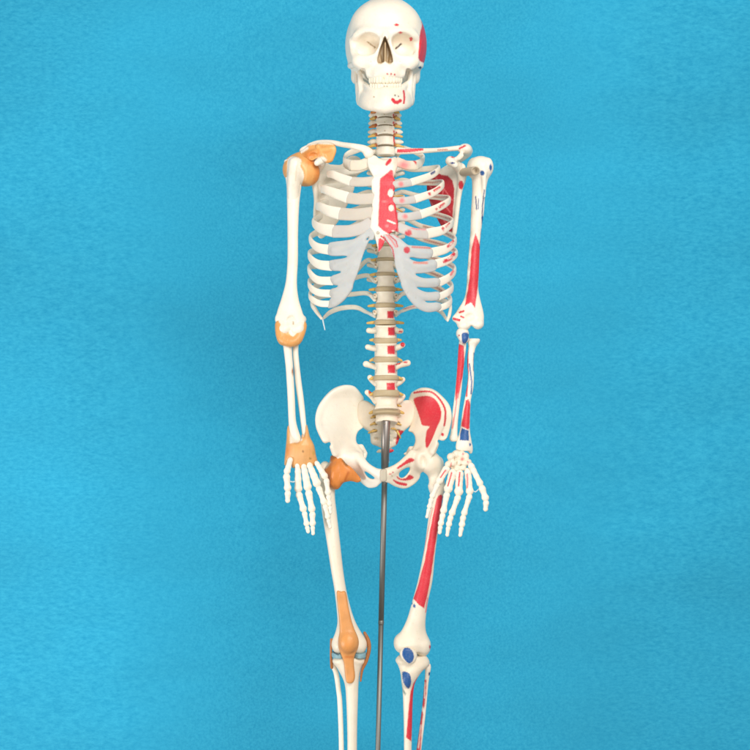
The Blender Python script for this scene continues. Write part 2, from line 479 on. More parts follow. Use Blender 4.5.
def backdrop_mat():
    m = bpy.data.materials.new('blue_felt'); n, l = nodes_of(m); b = n['Principled BSDF']
    tc = n.new('ShaderNodeTexCoord')
    def noise(scale, detail, rough, stretch=None):
        t = n.new('ShaderNodeTexNoise'); t.inputs['Scale'].default_value = scale; t.inputs['Detail'].default_value = detail; t.inputs['Roughness'].default_value = rough
        if stretch:
            mp = n.new('ShaderNodeMapping'); mp.inputs['Scale'].default_value = stretch
            l.new(tc.outputs['Object'], mp.inputs['Vector']); l.new(mp.outputs[0], t.inputs['Vector'])
        else: l.new(tc.outputs['Object'], t.inputs['Vector'])
        return t
    a = noise(170, 6, 0.75)                                # fine nap
    st = noise(150, 6, 0.7, (0.45, 1, 1))                 # brushed sideways towards the edges of the cloth
    c = noise(2.0, 4, 0.55, (0.6, 1, 1.3))                # slow unevenness of the dye
    sx = n.new('ShaderNodeSeparateXYZ'); l.new(tc.outputs['Object'], sx.inputs[0])
    ab = n.new('ShaderNodeMath'); ab.operation = 'ABSOLUTE'; l.new(sx.outputs[0], ab.inputs[0])
    ss = n.new('ShaderNodeMapRange'); ss.interpolation_type = 'SMOOTHSTEP'; ss.inputs[1].default_value = 0.3; ss.inputs[2].default_value = 0.7
    l.new(ab.outputs[0], ss.inputs[0])
    mf = n.new('ShaderNodeMix'); mf.data_type = 'FLOAT'
    l.new(ss.outputs[0], mf.inputs[0]); l.new(a.outputs['Fac'], mf.inputs[2]); l.new(st.outputs['Fac'], mf.inputs[3])
    r = n.new('ShaderNodeValToRGB')
    r.color_ramp.elements[0].position = 0.28; r.color_ramp.elements[1].position = 0.72
    r.color_ramp.elements[0].color = (*BACK_A, 1); r.color_ramp.elements[1].color = (*BACK_B, 1)
    mr = n.new('ShaderNodeMapRange'); mr.inputs[1].default_value = 0.3; mr.inputs[2].default_value = 0.7; mr.inputs[3].default_value = 0.86; mr.inputs[4].default_value = 1.08
    mx = n.new('ShaderNodeMix'); mx.data_type = 'RGBA'; mx.blend_type = 'MULTIPLY'; mx.inputs[0].default_value = 1
    l.new(mf.outputs[0], r.inputs[0]); l.new(c.outputs['Fac'], mr.inputs[0])
    l.new(r.outputs[0], mx.inputs[6]); l.new(mr.outputs[0], mx.inputs[7]); l.new(mx.outputs[2], b.inputs['Base Color'])
    b.inputs['Roughness'].default_value = 0.85; b.inputs['Specular IOR Level'].default_value = 0.15
    b.inputs['Sheen Weight'].default_value = 0.12; b.inputs['Sheen Roughness'].default_value = 0.6
    bp = n.new('ShaderNodeBump'); bp.inputs['Strength'].default_value = 0.3; bp.inputs['Distance'].default_value = 0.002
    l.new(mf.outputs[0], bp.inputs['Height']); l.new(bp.outputs['Normal'], b.inputs['Normal'])
    return m
BACK_A = lin(26, 148, 190); BACK_B = lin(58, 178, 212)

# ------------------------------------------------------------------ setting
def make_backdrop():
    w = 1.9; n = 40
    rows = []
    # hanging cloth wall that curves softly into the floor behind the stand
    V = []; 
    zs = np.linspace(1.6, -1.35, 60)
    xs = np.linspace(-2.2, 2.2, 60)
    Vv = np.zeros((len(zs), len(xs), 3))
    for i, z in enumerate(zs):
        for j, x in enumerate(xs):
            Vv[i, j] = (x, 0.78 + 0.004 * math.sin(x * 2.3 + 0.6) + 0.003 * math.sin(z * 3 + x), z)
    V = Vv.reshape(-1, 3)
    i = np.arange(len(zs) - 1)[:, None]; j = np.arange(len(xs) - 1)[None]
    c = len(xs)
    Q = np.stack([i * c + j, (i + 1) * c + j, (i + 1) * c + j + 1, i * c + j + 1], -1).reshape(-1, 4)
    o = make_obj('backdrop', V / U, Q, None, backdrop_mat(), lin(50, 160, 200), org=np.array([0, 0.78 / U, 0]))
    set_props(o, label='plain bright blue felt backdrop hanging behind the skeleton', cat='backdrop', kind='structure')
    return o

make_backdrop()

# ==================================================================== SKELETON
SK = empty('skeleton_model', P(386, 418, 8),
           label='ivory anatomical skeleton with red and blue muscle paint and orange ligaments',
           cat='skeleton')

# ------------------------------------------------------------------ skull
def build_skull():
    cx = 385.5
    F = Field(0.7)
    mir = lambda x: 2 * cx - x
    F.ell(P(386, 45.5, 10), (41, 50, 48), 2)
    F.ell(P(386, 40, 32), (39, 34, 38), 6)
    F.ell(P(385.5, 24, -14), (33, 27, 23), 8)                 # forehead
    F.ell(P(385.5, 33, -26), (27, 14, 9), 7)                  # brow mass
    F.ell(P(385.5, 64, -19), (23, 22, 17), 6)                 # mid face
    for s in (0, 1):
        X = (lambda x: x) if s == 0 else mir
        F.chain([(X(353), 41, -24, 2.8), (X(356), 36, -30, 3.0), (X(363), 32, -35, 3.0), (X(371), 31, -39, 2.8), (X(379), 33, -41, 2.8)], 6, smooth=3)
        F.chain([(X(352.5), 40, -22, 3.0), (X(352.6), 48, -24, 3.0), (X(354.5), 55, -28, 3.6), (X(360), 61, -33, 4.8)], 4, smooth=3)   # frontal process
        F.ell(P(X(356), 48, -17), (5, 9, 9), 3)                 # outer wall of the eye socket
        F.ell(P(X(361), 62, -31), (9, 8, 7), 4)                 # cheek bone
        F.ell(P(X(371), 63.5, -34), (9, 7, 8.5), 4)             # maxilla wall
        F.chain([(X(361), 58, -35, 2.4), (X(369), 57.4, -38.5, 2.4), (X(376), 55, -40.5, 2.6), (X(379.5), 46, -41.5, 2.6), (X(382.5), 38, -42.5, 2.4)], 4, smooth=3)
        F.chain([(X(357), 63, -28, 3.8), (X(351.5), 65.5, -16, 3.0), (X(350), 66, 0, 2.6), (X(351), 65, 12, 3)], 2, smooth=3)    # arch
        F.chain([(X(364), 66, -33, 4.5), (X(370), 71, -33, 5)], 5)
        F.ell(P(X(355.5), 77, 8), (4.6, 8, 7), 4)               # mastoid
    F.ell(P(cx, 75, -29), (18.2, 15.8, 9.2), 4)               # alveolar block
    F.ell(P(cx, 69, -37), (10, 7, 7), 4)
    F.chain([(cx, 32, -42, 3), (cx, 37, -46, 2.4), (cx, 39.5, -48, 1.8)], 4)
    F.ell(P(cx, 92, 5), (20, 26, 14), 4, 'sub')                 # underside
    for s in (0, 1):
        X = (lambda x: x) if s == 0 else mir
        a = 0.2 * (1 if s == 0 else -1)
        R = np.array([[math.cos(a), 0, math.sin(a)], [0, 1, 0], [-math.sin(a), 0, math.cos(a)]])
        F.ell(P(X(368), 44.4, -36), (11.6, 17, 10.6), 2.4, 'sub', rot=R)
        F.ell(P(X(362.5), 47, -33), (6.5, 9, 7.6), 3, 'sub')
        F.ell(P(X(373), 43.5, -31), (6, 11, 6.5), 2, 'sub')
        F.chain([(X(369), 42.5, -22.5, 0.9), (X(375), 47.5, -20, 1.0)], 0.6, 'sub')    # fissure
        F.ell(P(X(363), 74.5, -24), (3.4, 14, 7.2), 1.5, 'sub')    # gap behind the cheek
        F.ell(P(X(367.5), 70.5, -43), (4, 6, 5), 5, 'sub')      # hollow below the cheek
        F.ell(P(X(371), 61.5, -43.5), (0.8, 4, 0.8), 0.6, 'sub')   # foramen
    ap = [(385, 36.8), (382, 43), (379.3, 51), (377.6, 59), (378.2, 63.2), (381.3, 64), (385, 61.8), (388.8, 64), (392, 63.2), (392.6, 59), (390.8, 51), (388, 43)]
    F.relief(ap, lambda x, y: -44 + 0 * x, 22, 1.0, 'sub', smooth=4)
    F.relief([(384.3, 43), (386, 43), (386.3, 64), (384, 64)], lambda x, y: -37 + 0 * x, 12, 0.8, smooth=0, rnd=0.5)
    F.chain([(379, 56, -34, 2), (380, 62, -34, 2.2)], 1); F.chain([(391.5, 56, -34, 2), (390.5, 62, -34, 2.2)], 1)
    paints = [
        poly([(421.5, 20), (426.5, 22), (430, 40), (428, 62), (423, 62.5), (418.5, 58.5), (419, 45), (420, 33), (422, 26)], RED, 3, face=0.7),
        dot(396.5, 24.8, 2.2, 1.3, RED), dot(400.5, 32.6, 2, 1, RED), dot(411, 39, 1.6, 2, RED),
        dot(344.3, 33, 1, 1.6, DRED, face=0.8), dot(426.8, 35.5, 1, 2, DRED, face=0.8),
        dot(387.5, 74, 0.8, 0.9, DRED), dot(391, 74, 0.8, 0.9, DRED), dot(394.8, 74.6, 0.8, 0.9, DRED),
        dot(420, 67.6, 1.6, 1.2, DBLUE, face=0.9),
        poly(ap, TAN, 4, 0.8, 2),
        line([(367.5, 42), (375, 47.5)], 0.6, TAN, 0.5, 2), line([(396, 48.5), (401, 44)], 0.9, DARK, 0.5, 2),
    ]
    ob = sdf('skull', F, SK, BONE, paints)
    for row, (yt, yb) in (('upper_teeth', (75, 82.8)), ('lower_teeth', (83.6, 91))):
        T = Field(0.5)
        upper = row == 'upper_teeth'
        ws = [4.3, 3.5, 3.9, 3.5, 3.5, 4.6] if upper else [2.8, 3.1, 3.5, 3.5, 3.6, 4.8]
        s0 = 0.0
        for w_ in ws:
            ac = s0 + w_ / 2; s0 += w_
            R0 = 15.9 if upper else 15.4
            th = ac / (R0 * 1.12)
            for sg in (-1, 1):
                x = cx + sg * R0 * math.sin(th); d = -27.2 - (R0 - 1.0) * math.cos(th) + (0 if upper else 0.6)
                rt = yb if upper else yt
                ro = yt - 1 if upper else yb + 1
                T.cone(P(x, ro, d + 1.4), P(x, (rt * 3 + ro) / 4, d), w_ * 0.42, w_ * 0.48, 0.6)
                T.cone(P(x, (rt * 3 + ro) / 4, d), P(x, rt - (0.9 if upper else -0.9), d + 0.3), w_ * 0.48, w_ * 0.45, 0.6)
        tp = [dot(384, 87, 0.6, 1.3, lin(120, 96, 76)), dot(387, 87, 0.6, 1.2, lin(120, 96, 76)), dot(384, 78, 0.7, 1.6, lin(205, 186, 156))]
        sdf(row, T, ob, TEETH, tp)
    # mandible
    J = Field(0.7)
    lower = [(360.5, 101, -9, 3.4), (362.5, 104, -18, 3.8), (366, 105.6, -29, 4.2), (371.5, 106.6, -37.5, 4.4), (379, 107, -42, 4.4), (385.3, 107, -43.2, 4.4)]
    mid = [(361.5, 97, -10, 3.2), (363, 99.5, -18, 3.8), (367, 101, -29, 4.2), (373.5, 101.5, -37, 4.4), (380, 102, -41.5, 4.4), (385.3, 102, -43, 4.4)]
    upper = [(363, 93, -14, 3.4), (365.5, 95, -23, 3.8), (369.5, 96, -31, 4), (375.5, 96.5, -38, 4), (381, 97, -41, 4), (385.3, 97, -42, 4)]
    rim = [(364.5, 84.5, -18, 2.8), (368.5, 87.5, -27.5, 3.2), (375, 91.2, -36, 3.4), (381, 91.4, -39.6, 3.4), (385.3, 91.4, -40.4, 3.4)]
    for s in (0, 1):
        X = (lambda x: x) if s == 0 else (lambda x: 2 * 385.3 - x)
        for pts in (lower, mid, upper, rim):
            J.chain([(X(p[0]), *p[1:]) for p in pts], 5, smooth=3)
        J.chain([(X(359.5), 72, -15, 2.0), (X(360.5), 82, -17, 3), (X(362), 94, -17, 3.3), (X(362), 102, -16, 3.4)], 3)
        J.chain([(X(356), 72, 0, 3), (X(357.5), 82, -2, 2.8), (X(358.5), 94, -3, 3), (X(359.5), 101, -5, 3)], 4)
        J.chain([(X(358.5), 84, -9, 2.8), (X(360), 98, -10, 3)], 4)
        J.chain([(X(360), 102.5, -8, 2.6), (X(358.8), 104, -6, 1.6)], 2)
    J.ell(P(385.3, 106.5, -42.5), (10, 5, 4.6), 5)
    jp = [line(zpoly(320, 0, 5.77, [(420, 575), (432, 590), (447, 591), (463, 581)]), 1.7, RED),
          line(zpoly(320, 0, 5.77, [(483, 525), (487, 560), (484, 595)]), 0.9, RED, face=0.8),
          dot(395, 95.3, 0.8, 0.8, DARK), dot(398.5, 96.4, 0.6, 0.6, DARK), dot(374, 97, 0.7, 0.7, TAN), dot(417.5, 79, 0.8, 1.4, TAN)]
    sdf('mandible', J, ob, BONE, jp)
    return ob

build_skull()

# ------------------------------------------------------------------ spine
def spine_d(y):
    return float(np.interp(y, [100, 130, 150, 190, 240, 290, 330, 365, 390, 405, 420], [8, 4, 8, 22, 22, 12, 2, -4, -4, 0, 10]))
def spine_x(y):
    return float(np.interp(y, [100, 146, 200, 250, 320, 345, 362, 400], [384.8, 385.6, 386, 386, 385.3, 385.8, 386, 386.5]))

def nerve(F, x, y, d, sx, L, dy, r=1.3):
    F.chain([(x, y, d, r), (x + sx * L * 0.5, y + dy * 0.4, d - 1.5, r * 0.95), (x + sx * L, y + dy, d - 1, r * 0.7)], 0.6)

CERV = [(107.5, 4.5), (114.5, 3.4), (122.3, 3.6), (131, 4.3), (141, 4.9), (151, 5)]
for i, (y, hz) in enumerate(CERV):
    d = spine_d(y); x = spine_x(y)
    F = Field(0.6)
    w = 8.1 + 0.15 * i
    F.ecyl(P(x, y, d), w, 6.5, hz, 0.1, -0.12)
    for s in (-1, 1):
        F.chain([(x + s * (w - 1), y - hz + 0.6, d, 1.6), (x + s * (w + 0.8), y - hz - 1.2, d + 1, 1.0)], 1.5)    # uncus
        F.chain([(x + s * w, y, d + 3, 2.0), (x + s * (w + 4.5), y + 1.5, d + 4, 1.9), (x + s * (w + 6.5 + 0.4 * i), y + 1.2, d + 6, 1.5)], 1.5)
        F.chain([(x + s * (w + 4), y + 0.5, d + 5, 3), (x + s * (w + 3), y + 3, d + 13, 3), (x + s * 4, y + 2, d + 18, 2.4)], 2)
    F.chain([(x, y + 2, d + 18, 2.4), (x, y + 5, d + 28, 1.8)], 2)
    F.ell(P(x + 6, y + 1, d + 1), (4, 4, hz * 0.8), 2); F.ell(P(x - 6, y + 1, d + 1), (4, 4, hz * 0.8), 2)
    pts = [dot(x + 8.5, y + 0.5, 0.9, 1.2, RED), dot(x + 11, y + 1.5, 0.8, 1, DRED), dot(x - 0.5, y - 0.2, 0.5, 0.5, TAN)] if i in (2, 3, 1) else []
    if i == 4: pts = [line([(x + 8.3, y - 5), (x + 8.8, y + 3)], 0.8, RED)]
    v = sdf('cervical_vertebra', F, SK, BONE, pts)
    if i < 5:
        y2, h2 = CERV[i + 1]; ym = (y + hz + y2 - h2) / 2
        G = Field(0.55); G.ecyl(P(x, ym, d), w - 0.6, 6.3, max((y2 - h2 - y - hz) / 2 + 0.6, 0.9), 0, -0.12)
        for s in (-1, 1): G.chain([(x + s * 5, ym - 0.3, d, 1), (x + s * 7.5, ym - 2, d, 0.8)], 1)
        sdf('intervertebral_disc', G, v, lin(140, 126, 104), mat=M_DISC)
        for s in (-1, 1):
            G = Field(0.55)
            nerve(G, x + s * (w - 0.4), ym - 1, d + 1, s, 6 + 0.8 * i, 2.0, 1.8)
            G.chain([(x + s * (w + 0.3), ym - 1.4, d - 1, 1.6), (x + s * (w + 2), ym, d - 1.5, 1.3)], 1)
            sdf('spinal_nerve', G, v, NERVE if not (i in (0, 2) and s < 0) else lin(205, 130, 70), [dot(x + s * (w + 0.5), ym - 1.2, 1.5, 1.6, lin(168, 72, 36), 0.9)], mat=M_LIG)

THOR = [163, 175, 187, 199, 212, 225, 238.5, 252.5, 267, 281.5, 297.5, 314]
for i, y in enumerate(THOR):
    d = spine_d(y); x = spine_x(y); hz = [4.6, 4.7, 4.8, 5, 5.2, 5.3, 5.5, 5.8, 5.9, 5.7, 6, 6.4][i]
    w = 7.6 + 0.22 * i
    F = Field(0.65)
    F.ecyl(P(x, y, d), w + 0.3, 8.6, hz, 0.2, 0.0)
    for s in (-1, 1):
        F.chain([(x + s * (w - 1), y - 1, d + 7, 2.4), (x + s * 9, y - 1, d + 16, 3), (x + s * (17 if i < 10 else 11), y - 2, d + 22, 2.4)], 2)
        F.chain([(x + s * 8, y, d + 16, 3), (x, y + 4, d + 22, 2.5)], 2)
        F.ell(P(x + s * (w + 0.4), y - 1.5, d + 4), (2.2, 3, 3), 1.5)
    F.chain([(x, y + 4, d + 22, 2.4), (x, y + 14, d + 32, 1.8)], 2)
    pts = []
    if i >= 7: pts = [dot(x - w - 0.8, y - 2, 0.9, 0.9, lin(160, 120, 80), 0.5, 0.8), dot(x + w + 0.8, y - 2, 0.9, 0.9, lin(160, 120, 80), 0.5, 0.8)]
    if i == 11: pts.append(poly([(387.3, 311), (394, 311), (393.6, 318.2), (387.3, 318.2)], RED))
    v = sdf('thoracic_vertebra', F, SK, BONE2 if i > 6 else BONE, pts)
    yn = THOR[i + 1] if i < 11 else 331.5
    hn = [4.7, 4.8, 5, 5.2, 5.3, 5.5, 5.8, 5.9, 5.7, 6, 6.4, 6.8][i]
    t = (yn - hn - y - hz) / 2
    ym = (y + hz + yn - hn) / 2; dm = spine_d(ym)
    G = Field(0.6); G.ecyl(P(x, ym, dm), w + 0.9, 9.2, t + 0.3, -0.03, 0)
    sdf('intervertebral_disc', G, v, DISC, mat=M_DISC)
    if i >= 6:
        for s in (-1, 1):
            G = Field(0.6); nerve(G, x + s * (w - 1), ym - 0.3, dm + 5, s, 5.4 + 0.7 * (i - 6), 0.8, 1.8)
            sdf('spinal_nerve', G, v, NERVE, mat=M_LIG)

LUMB = [(331.5, 6.6, 10.6), (350, 6.9, 11), (369, 6.8, 11.2), (385.5, 5.2, 11.6), (403.3, 6.4, 12.2)]
LTP = [(-17.5, -1, 16, -0.5), (-19, -3, 17.5, -5), (-21, -5, 22.5, -6), (-17, -8, 17, -6), (-20, -11, 17, -7)]
for i, (y, hz, w) in enumerate(LUMB):
    d = spine_d(y); x = spine_x(y)
    F = Field(0.65); tilt = [0.1, 0.05, -0.02, -0.1, -0.2][i]
    F.ecyl(P(x, y, d), w + 0.6, 9.8, hz, 0.2, tilt)
    a = LTP[i]
    for s, (tx, ty) in ((-1, a[:2]), (1, a[2:])):
        F.chain([(x + s * (w - 2), y - 2, d + 7, 3.6), (x + s * (w + 2), y + ty * 0.6, d + 9, 3.0), (x + tx * 0.96, y + ty, d + 8, 2.8 if i != 2 else 3.2)], 2, smooth=3)
        F.chain([(x + s * 8, y - 2, d + 10, 3.2), (x + s * 8, y + 6, d + 17, 3.4), (x, y + 2, d + 24, 2.6)], 2)
    F.chain([(x, y + 2, d + 24, 3), (x, y + 4, d + 36, 2.6)], 2)
    sq = [(388, 327.5, 394.6, 335.3), (387.3, 345.8, 394.6, 354), (387.6, 365, 395, 373), (386.6, 383, 394.8, 390.3), None][i]
    pts = []
    if sq: pts.append(poly([(sq[0], sq[1]), (sq[2], sq[1] - 0.3), (sq[2] + 0.5, sq[3] + 0.2), (sq[0] + 0.2, sq[3])], RED))
    if i == 0: pts.append(dot(400.5, 331.5, 2, 0.9, RED))
    if i == 1: pts.append(dot(402.6, 344.3, 2.2, 2.6, RED, face=0.9))
    if i == 2: pts += [dot(405.5, 362.3, 2.2, 0.8, RED), line([(396, 364.5), (400, 363.5)], 0.7, RED)]
    if i == 3: pts.append(dot(401, 379, 1.8, 0.7, PINK))
    if i == 4: pts.append(dot(371.2, 392, 2.8, 3.6, lin(206, 70, 50), face=0.9))
    v = sdf('lumbar_vertebra', F, SK, BONE2, pts)
    if i < 4: yn, hn = LUMB[i + 1][0], LUMB[i + 1][1]
    else: yn, hn = 421, 6.5
    ym = (y + hz + yn - hn) / 2; t = (yn - hn - y - hz) / 2; dm = spine_d(ym)
    G = Field(0.6); G.ecyl(P(x, ym, dm), w + 1.3, 10.4, t + 0.3, -0.03, tilt - 0.04)
    sdf('intervertebral_disc', G, v, DISC, mat=M_DISC)
    for s in (-1, 1):
        G = Field(0.6)
        nerve(G, x + s * (w - 1), ym - 0.8, dm + 5, s, 5.6, 1.8 if i else 0.3, 1.9)
        sdf('spinal_nerve', G, v, NERVE, mat=M_LIG)

# ------------------------------------------------------------------ sacrum
def build_sacrum():
    F = Field(0.65)
    dep = tps([(386, 418, 12), (386, 432, 24), (386, 446, 33), (386, 458, 30), (364, 412, 27), (408, 412, 27), (372, 432, 28), (400, 432, 28)])
    o = [(374, 405), (366, 400.5), (359.5, 402), (356.5, 410), (357.5, 421), (363.5, 428), (369.5, 433), (371, 443), (377, 446), (382, 448.5),
         (386, 450), (391, 448), (397, 444.5), (400.5, 436), (405.5, 430), (413, 423), (415.5, 412), (411, 401), (403.5, 400.5), (398, 404), (386, 411)]
    F.relief(o, dep, 11, 2, rnd=4)
    F.ecyl(P(386.5, 419, 9), 11.6, 9, 4.5, 0.05, -0.35, 3)
    for y, x1, x2 in ((416.5, 374.5, 399), (423.5, 375.5, 398), (431, 375, 398), (439, 376.5, 396)):
        for x in (x1, x2): F.ell(P(x, y, dep(np.array(x), np.array(y)) - 6), (2.6, 4, 1.7), 1.2, 'sub')
    for y in (427, 435, 441.5): F.ell(P(386, y, dep(np.array(386.), np.array(float(y))) - 7), (9, 2.2, 1.2), 1, 'sub')
    pts = [poly(zpoly(385, 380, 9.375, [(120, 478), (170, 475), (172, 500), (150, 530), (155, 600), (120, 612), (100, 590), (112, 530)]), RED, 3, face=0.6)]
    s = sdf('sacrum', F, SK, BONE2, pts)
    for (a, b) in (((375.5, 416), (371, 418)), ((376.5, 423), (370.5, 425)), ((377, 430), (368.5, 433)), ((396, 423), (401, 425)), ((396, 429.5), (391.5, 428.5)), ((397, 431), (400.5, 438)), ((398, 405.5), (401, 406.5))):
        da = float(dep(np.array(a[0]), np.array(a[1]))) - 5.6; db = float(dep(np.array(b[0]), np.array(b[1]))) - 6.2
        if a[1] < 410: da, db = 2, 4
        G = Field(0.5); G.chain([(*a, da + 2, 1.3), ((a[0] + b[0]) / 2, (a[1] + b[1]) / 2 - 0.3, (da + db) / 2 - 1, 1.2), (*b, db, 0.9)], 1)
        sdf('spinal_nerve', G, s, NERVE, mat=M_LIG)
    C = Field(0.6)
    C.chain([(386, 448, 33, 4.4), (386, 452, 34, 3.6), (386.5, 457, 32, 2.8), (387.5, 462, 28, 1.9)], 1.5)
    C.chain([(386, 450.5, 33, 2), (379.5, 451, 33, 1.9), (377.5, 451.8, 33, 1.2)], 1)
    C.chain([(386, 450.5, 33, 2), (391, 450.5, 33, 2.2), (393, 450.5, 33, 1.2)], 1)
    sdf('coccyx', C, s, BONE2, [poly([(387.5, 449), (394, 449), (393.5, 452.5), (390.6, 455), (390, 461), (387.6, 462), (387.6, 455)], RED, 0, face=0.6)])
    return s
build_sacrum()

# ------------------------------------------------------------------ hip bones
def build_hip(side):
    F = Field(0.7)
    if side < 0:
        o = [(342, 386.4), (348, 385.9), (353.7, 387), (358.5, 392), (363.3, 398), (362.8, 402.5), (359.2, 408.5), (359.3, 419), (361.5, 424), (363.3, 427.5),
             (358.6, 431), (356.4, 436), (356.4, 441.5), (359, 446.5), (362.5, 451.5), (364, 457), (366.5, 462), (371, 466.2), (376.5, 469.6), (382.5, 470.6), (382.6, 480.5),
             (379.6, 484), (376, 487), (369, 487.8), (362.7, 484), (356.5, 477.5), (352.5, 472), (347, 468), (341, 463), (337, 456), (333.2, 448.5), (330.4, 442.6), (327.5, 441.6), (325, 442.2), (321.7, 438.7), (318.5, 428), (317, 417), (320.7, 404.5), (331.3, 391.7)]
        hole = [(364.6, 471.6), (368, 471.8), (374, 476.6), (374.6, 478.6), (371.6, 478.8), (367.6, 476.6)]
        dep = tps([(318, 418, -6), (325, 441, -24), (340, 388, 12), (355, 389, 24), (361, 405, 30), (358, 427, 26), (341, 412, 14), (345, 440, 2), (333, 430, -8), (340, 455, -6), (357, 447, 10),
                   (362, 464, -10), (370, 470, -18), (382, 476, -24), (372, 485, -12), (360, 478, 2)])
    else:
        o = [(408.5, 399), (411, 394.5), (414, 391.8), (422, 388.3), (433, 389.8), (442.6, 397.4), (449, 405.6), (450.8, 415), (449.4, 425), (447.4, 436.3), (444, 439.8), (440, 439.2), (437.2, 441), (436.6, 446), (434, 451.5), (431, 458), (427, 466),
             (421, 471), (419.5, 478), (413.7, 484.4), (405, 488.6), (395.6, 486.6), (389, 483), (384.4, 480.6), (384.4, 469.8), (388, 468.2), (395.6, 465), (403, 459), (408.4, 453.5), (412.7, 448), (415.2, 441.5), (414.6, 436), (412, 432.5), (408.2, 431), (410, 426.5), (411.4, 422), (412.8, 412), (409.8, 404.5)]
        hole = [(399, 475.6), (399.4, 472.4), (402, 469.6), (406, 467.8), (409.6, 467.4), (409.2, 470.6), (407, 474.2), (403.4, 477.4), (400.4, 477.6)]
        dep = tps([(450, 418, -6), (443, 439, -24), (425, 390, 14), (413, 395, 24), (410, 404, 30), (410, 428, 26), (428, 412, 14), (425, 440, 0), (438, 430, -10), (430, 455, -6), (412, 448, 10),
                   (404, 461, -10), (396, 468, -18), (385, 475, -24), (396, 485, -14), (412, 480, 2)])
    tf = lambda x, y: np.interp(y, [385, 392, 398, 425, 445, 458, 470, 490], [8, 7, 4.6, 5.5, 11, 13, 9, 8])
    F.relief(o, dep, 6, 2, holes=[hole], rnd=2.6, smooth=4, thickf=tf)
    m = (lambda x: x) if side < 0 else (lambda x: 768.5 - x)
    # iliac crest lip
    if side < 0: crest = [(325.5, 440, -24, 2.8), (319, 428, -16, 2.8), (318.5, 416, -5, 3), (322.5, 404.5, 4, 3), (332.5, 393, 10, 3), (342.5, 388.6, 14, 3), (353, 389.5, 23, 3), (360, 398, 30, 2.8)]
    else: crest = [(442.5, 437.5, -24, 2.8), (447, 427, -16, 2.8), (448.5, 416, -5, 2.8), (446.5, 406.5, 3, 2.8), (440.5, 398.6, 9, 2.8), (432, 392.3, 13, 2.8), (422, 390.8, 17, 2.6), (414, 394.5, 25, 2.6)]
    F.chain(crest, 3, smooth=3)
    if side < 0:
        F.ell(P(347, 459, -1), (12, 10.5, 11), 8)
        F.chain([(361, 447, 12, 3), (365, 453.5, 14, 2.6), (364, 457.5, 12, 2.4)], 3)
        F.chain([(331.5, 447, -18, 2), (335, 453, -14, 3.4)], 3)
        F.chain([(357, 455, -6, 3), (364, 464.5, -14, 3.2), (372, 470, -20, 3.0), (380, 474, -24, 3.8)], 4, smooth=3)
    else:
        F.ell(P(422, 460, -2), (11, 12, 11), 5)
        F.ell(P(433, 462, 2), (8, 11, 8), 1.5, 'sub')
        F.ell(P(423.6, 460.5, -13), (2.6, 4.4, 5.6), 4.5, 'sub')
        F.chain([(411, 449, 12, 3), (407.5, 453.5, 15, 2), (405, 454, 15, 1.4)], 2)
        F.chain([(437, 444, -18, 2), (433, 451, -13, 3.4)], 3)
        F.chain([(412, 453, -6, 3.4), (404.5, 462.5, -14, 3.4), (396, 468.5, -20, 3.2), (388, 473, -24, 3.8)], 4, smooth=3)
    pts = []
    if side > 0:
        z = lambda q: zpoly(385, 380, 9.375, q); w = lambda q: zpoly(370, 430, 9.375, q)
        pts = [poly(z([(268, 190), (300, 160), (390, 148), (450, 165), (500, 220), (528, 300), (520, 370), (490, 440), (440, 560), (392, 640), (378, 570), (390, 480), (415, 435), (350, 425), (330, 370), (300, 280)]), RED, 3, face=0.9),
               line(catmull(z([(275, 120), (350, 108), (438, 115), (512, 180), (560, 265), (566, 340), (556, 425)]), 4), 0.95, RED, face=0.95),
               dot(442.5, 434.5, 1.3, 1.7, RED, face=0.9),
               poly(w([(255, 350), (310, 308), (365, 265), (405, 270), (412, 290), (345, 318), (265, 364)]), RED, 3, face=0.9),
               poly(w([(248, 432), (290, 455), (340, 448), (365, 420), (408, 438), (392, 462), (330, 474), (270, 464)]), RED, 3, face=0.9),
               poly(w([(216, 462), (270, 486), (342, 500), (340, 524), (268, 512), (225, 482)]), RED, 3, face=0.9),
               dot(390.3, 474, 1, 0.6, RED), dot(393, 472.5, 0.7, 0.7, DRED), dot(392, 476, 0.6, 0.6, TAN)]
    return sdf('hip_bone', F, SK, BONE if side < 0 else BONE2, pts)
HIP_L = build_hip(-1); HIP_R = build_hip(1)
F = Field(0.6); F.relief([(380.3, 470), (386.4, 469), (387, 474), (386.4, 480.8), (380.6, 481.2), (379.8, 476)], lambda x, y: -25.5 + 0 * x, 10, 2, rnd=2.5, smooth=3)
sdf('pubic_disc', F, SK, lin(206, 196, 176), mat=M_CART)

# ------------------------------------------------------------------ thorax
AX = (385.5, 4)
def dfront(px, py):
    B = np.interp(py, [150, 165, 200, 232, 270, 310], [24, 32, 42, 50, 50, 46])
    W = np.interp(py, [150, 180, 230, 260, 310], [44, 62, 73, 78, 80])
    return -B * np.sqrt(np.clip(1 - ((px - 384) / W) ** 2, 0.03, 1))

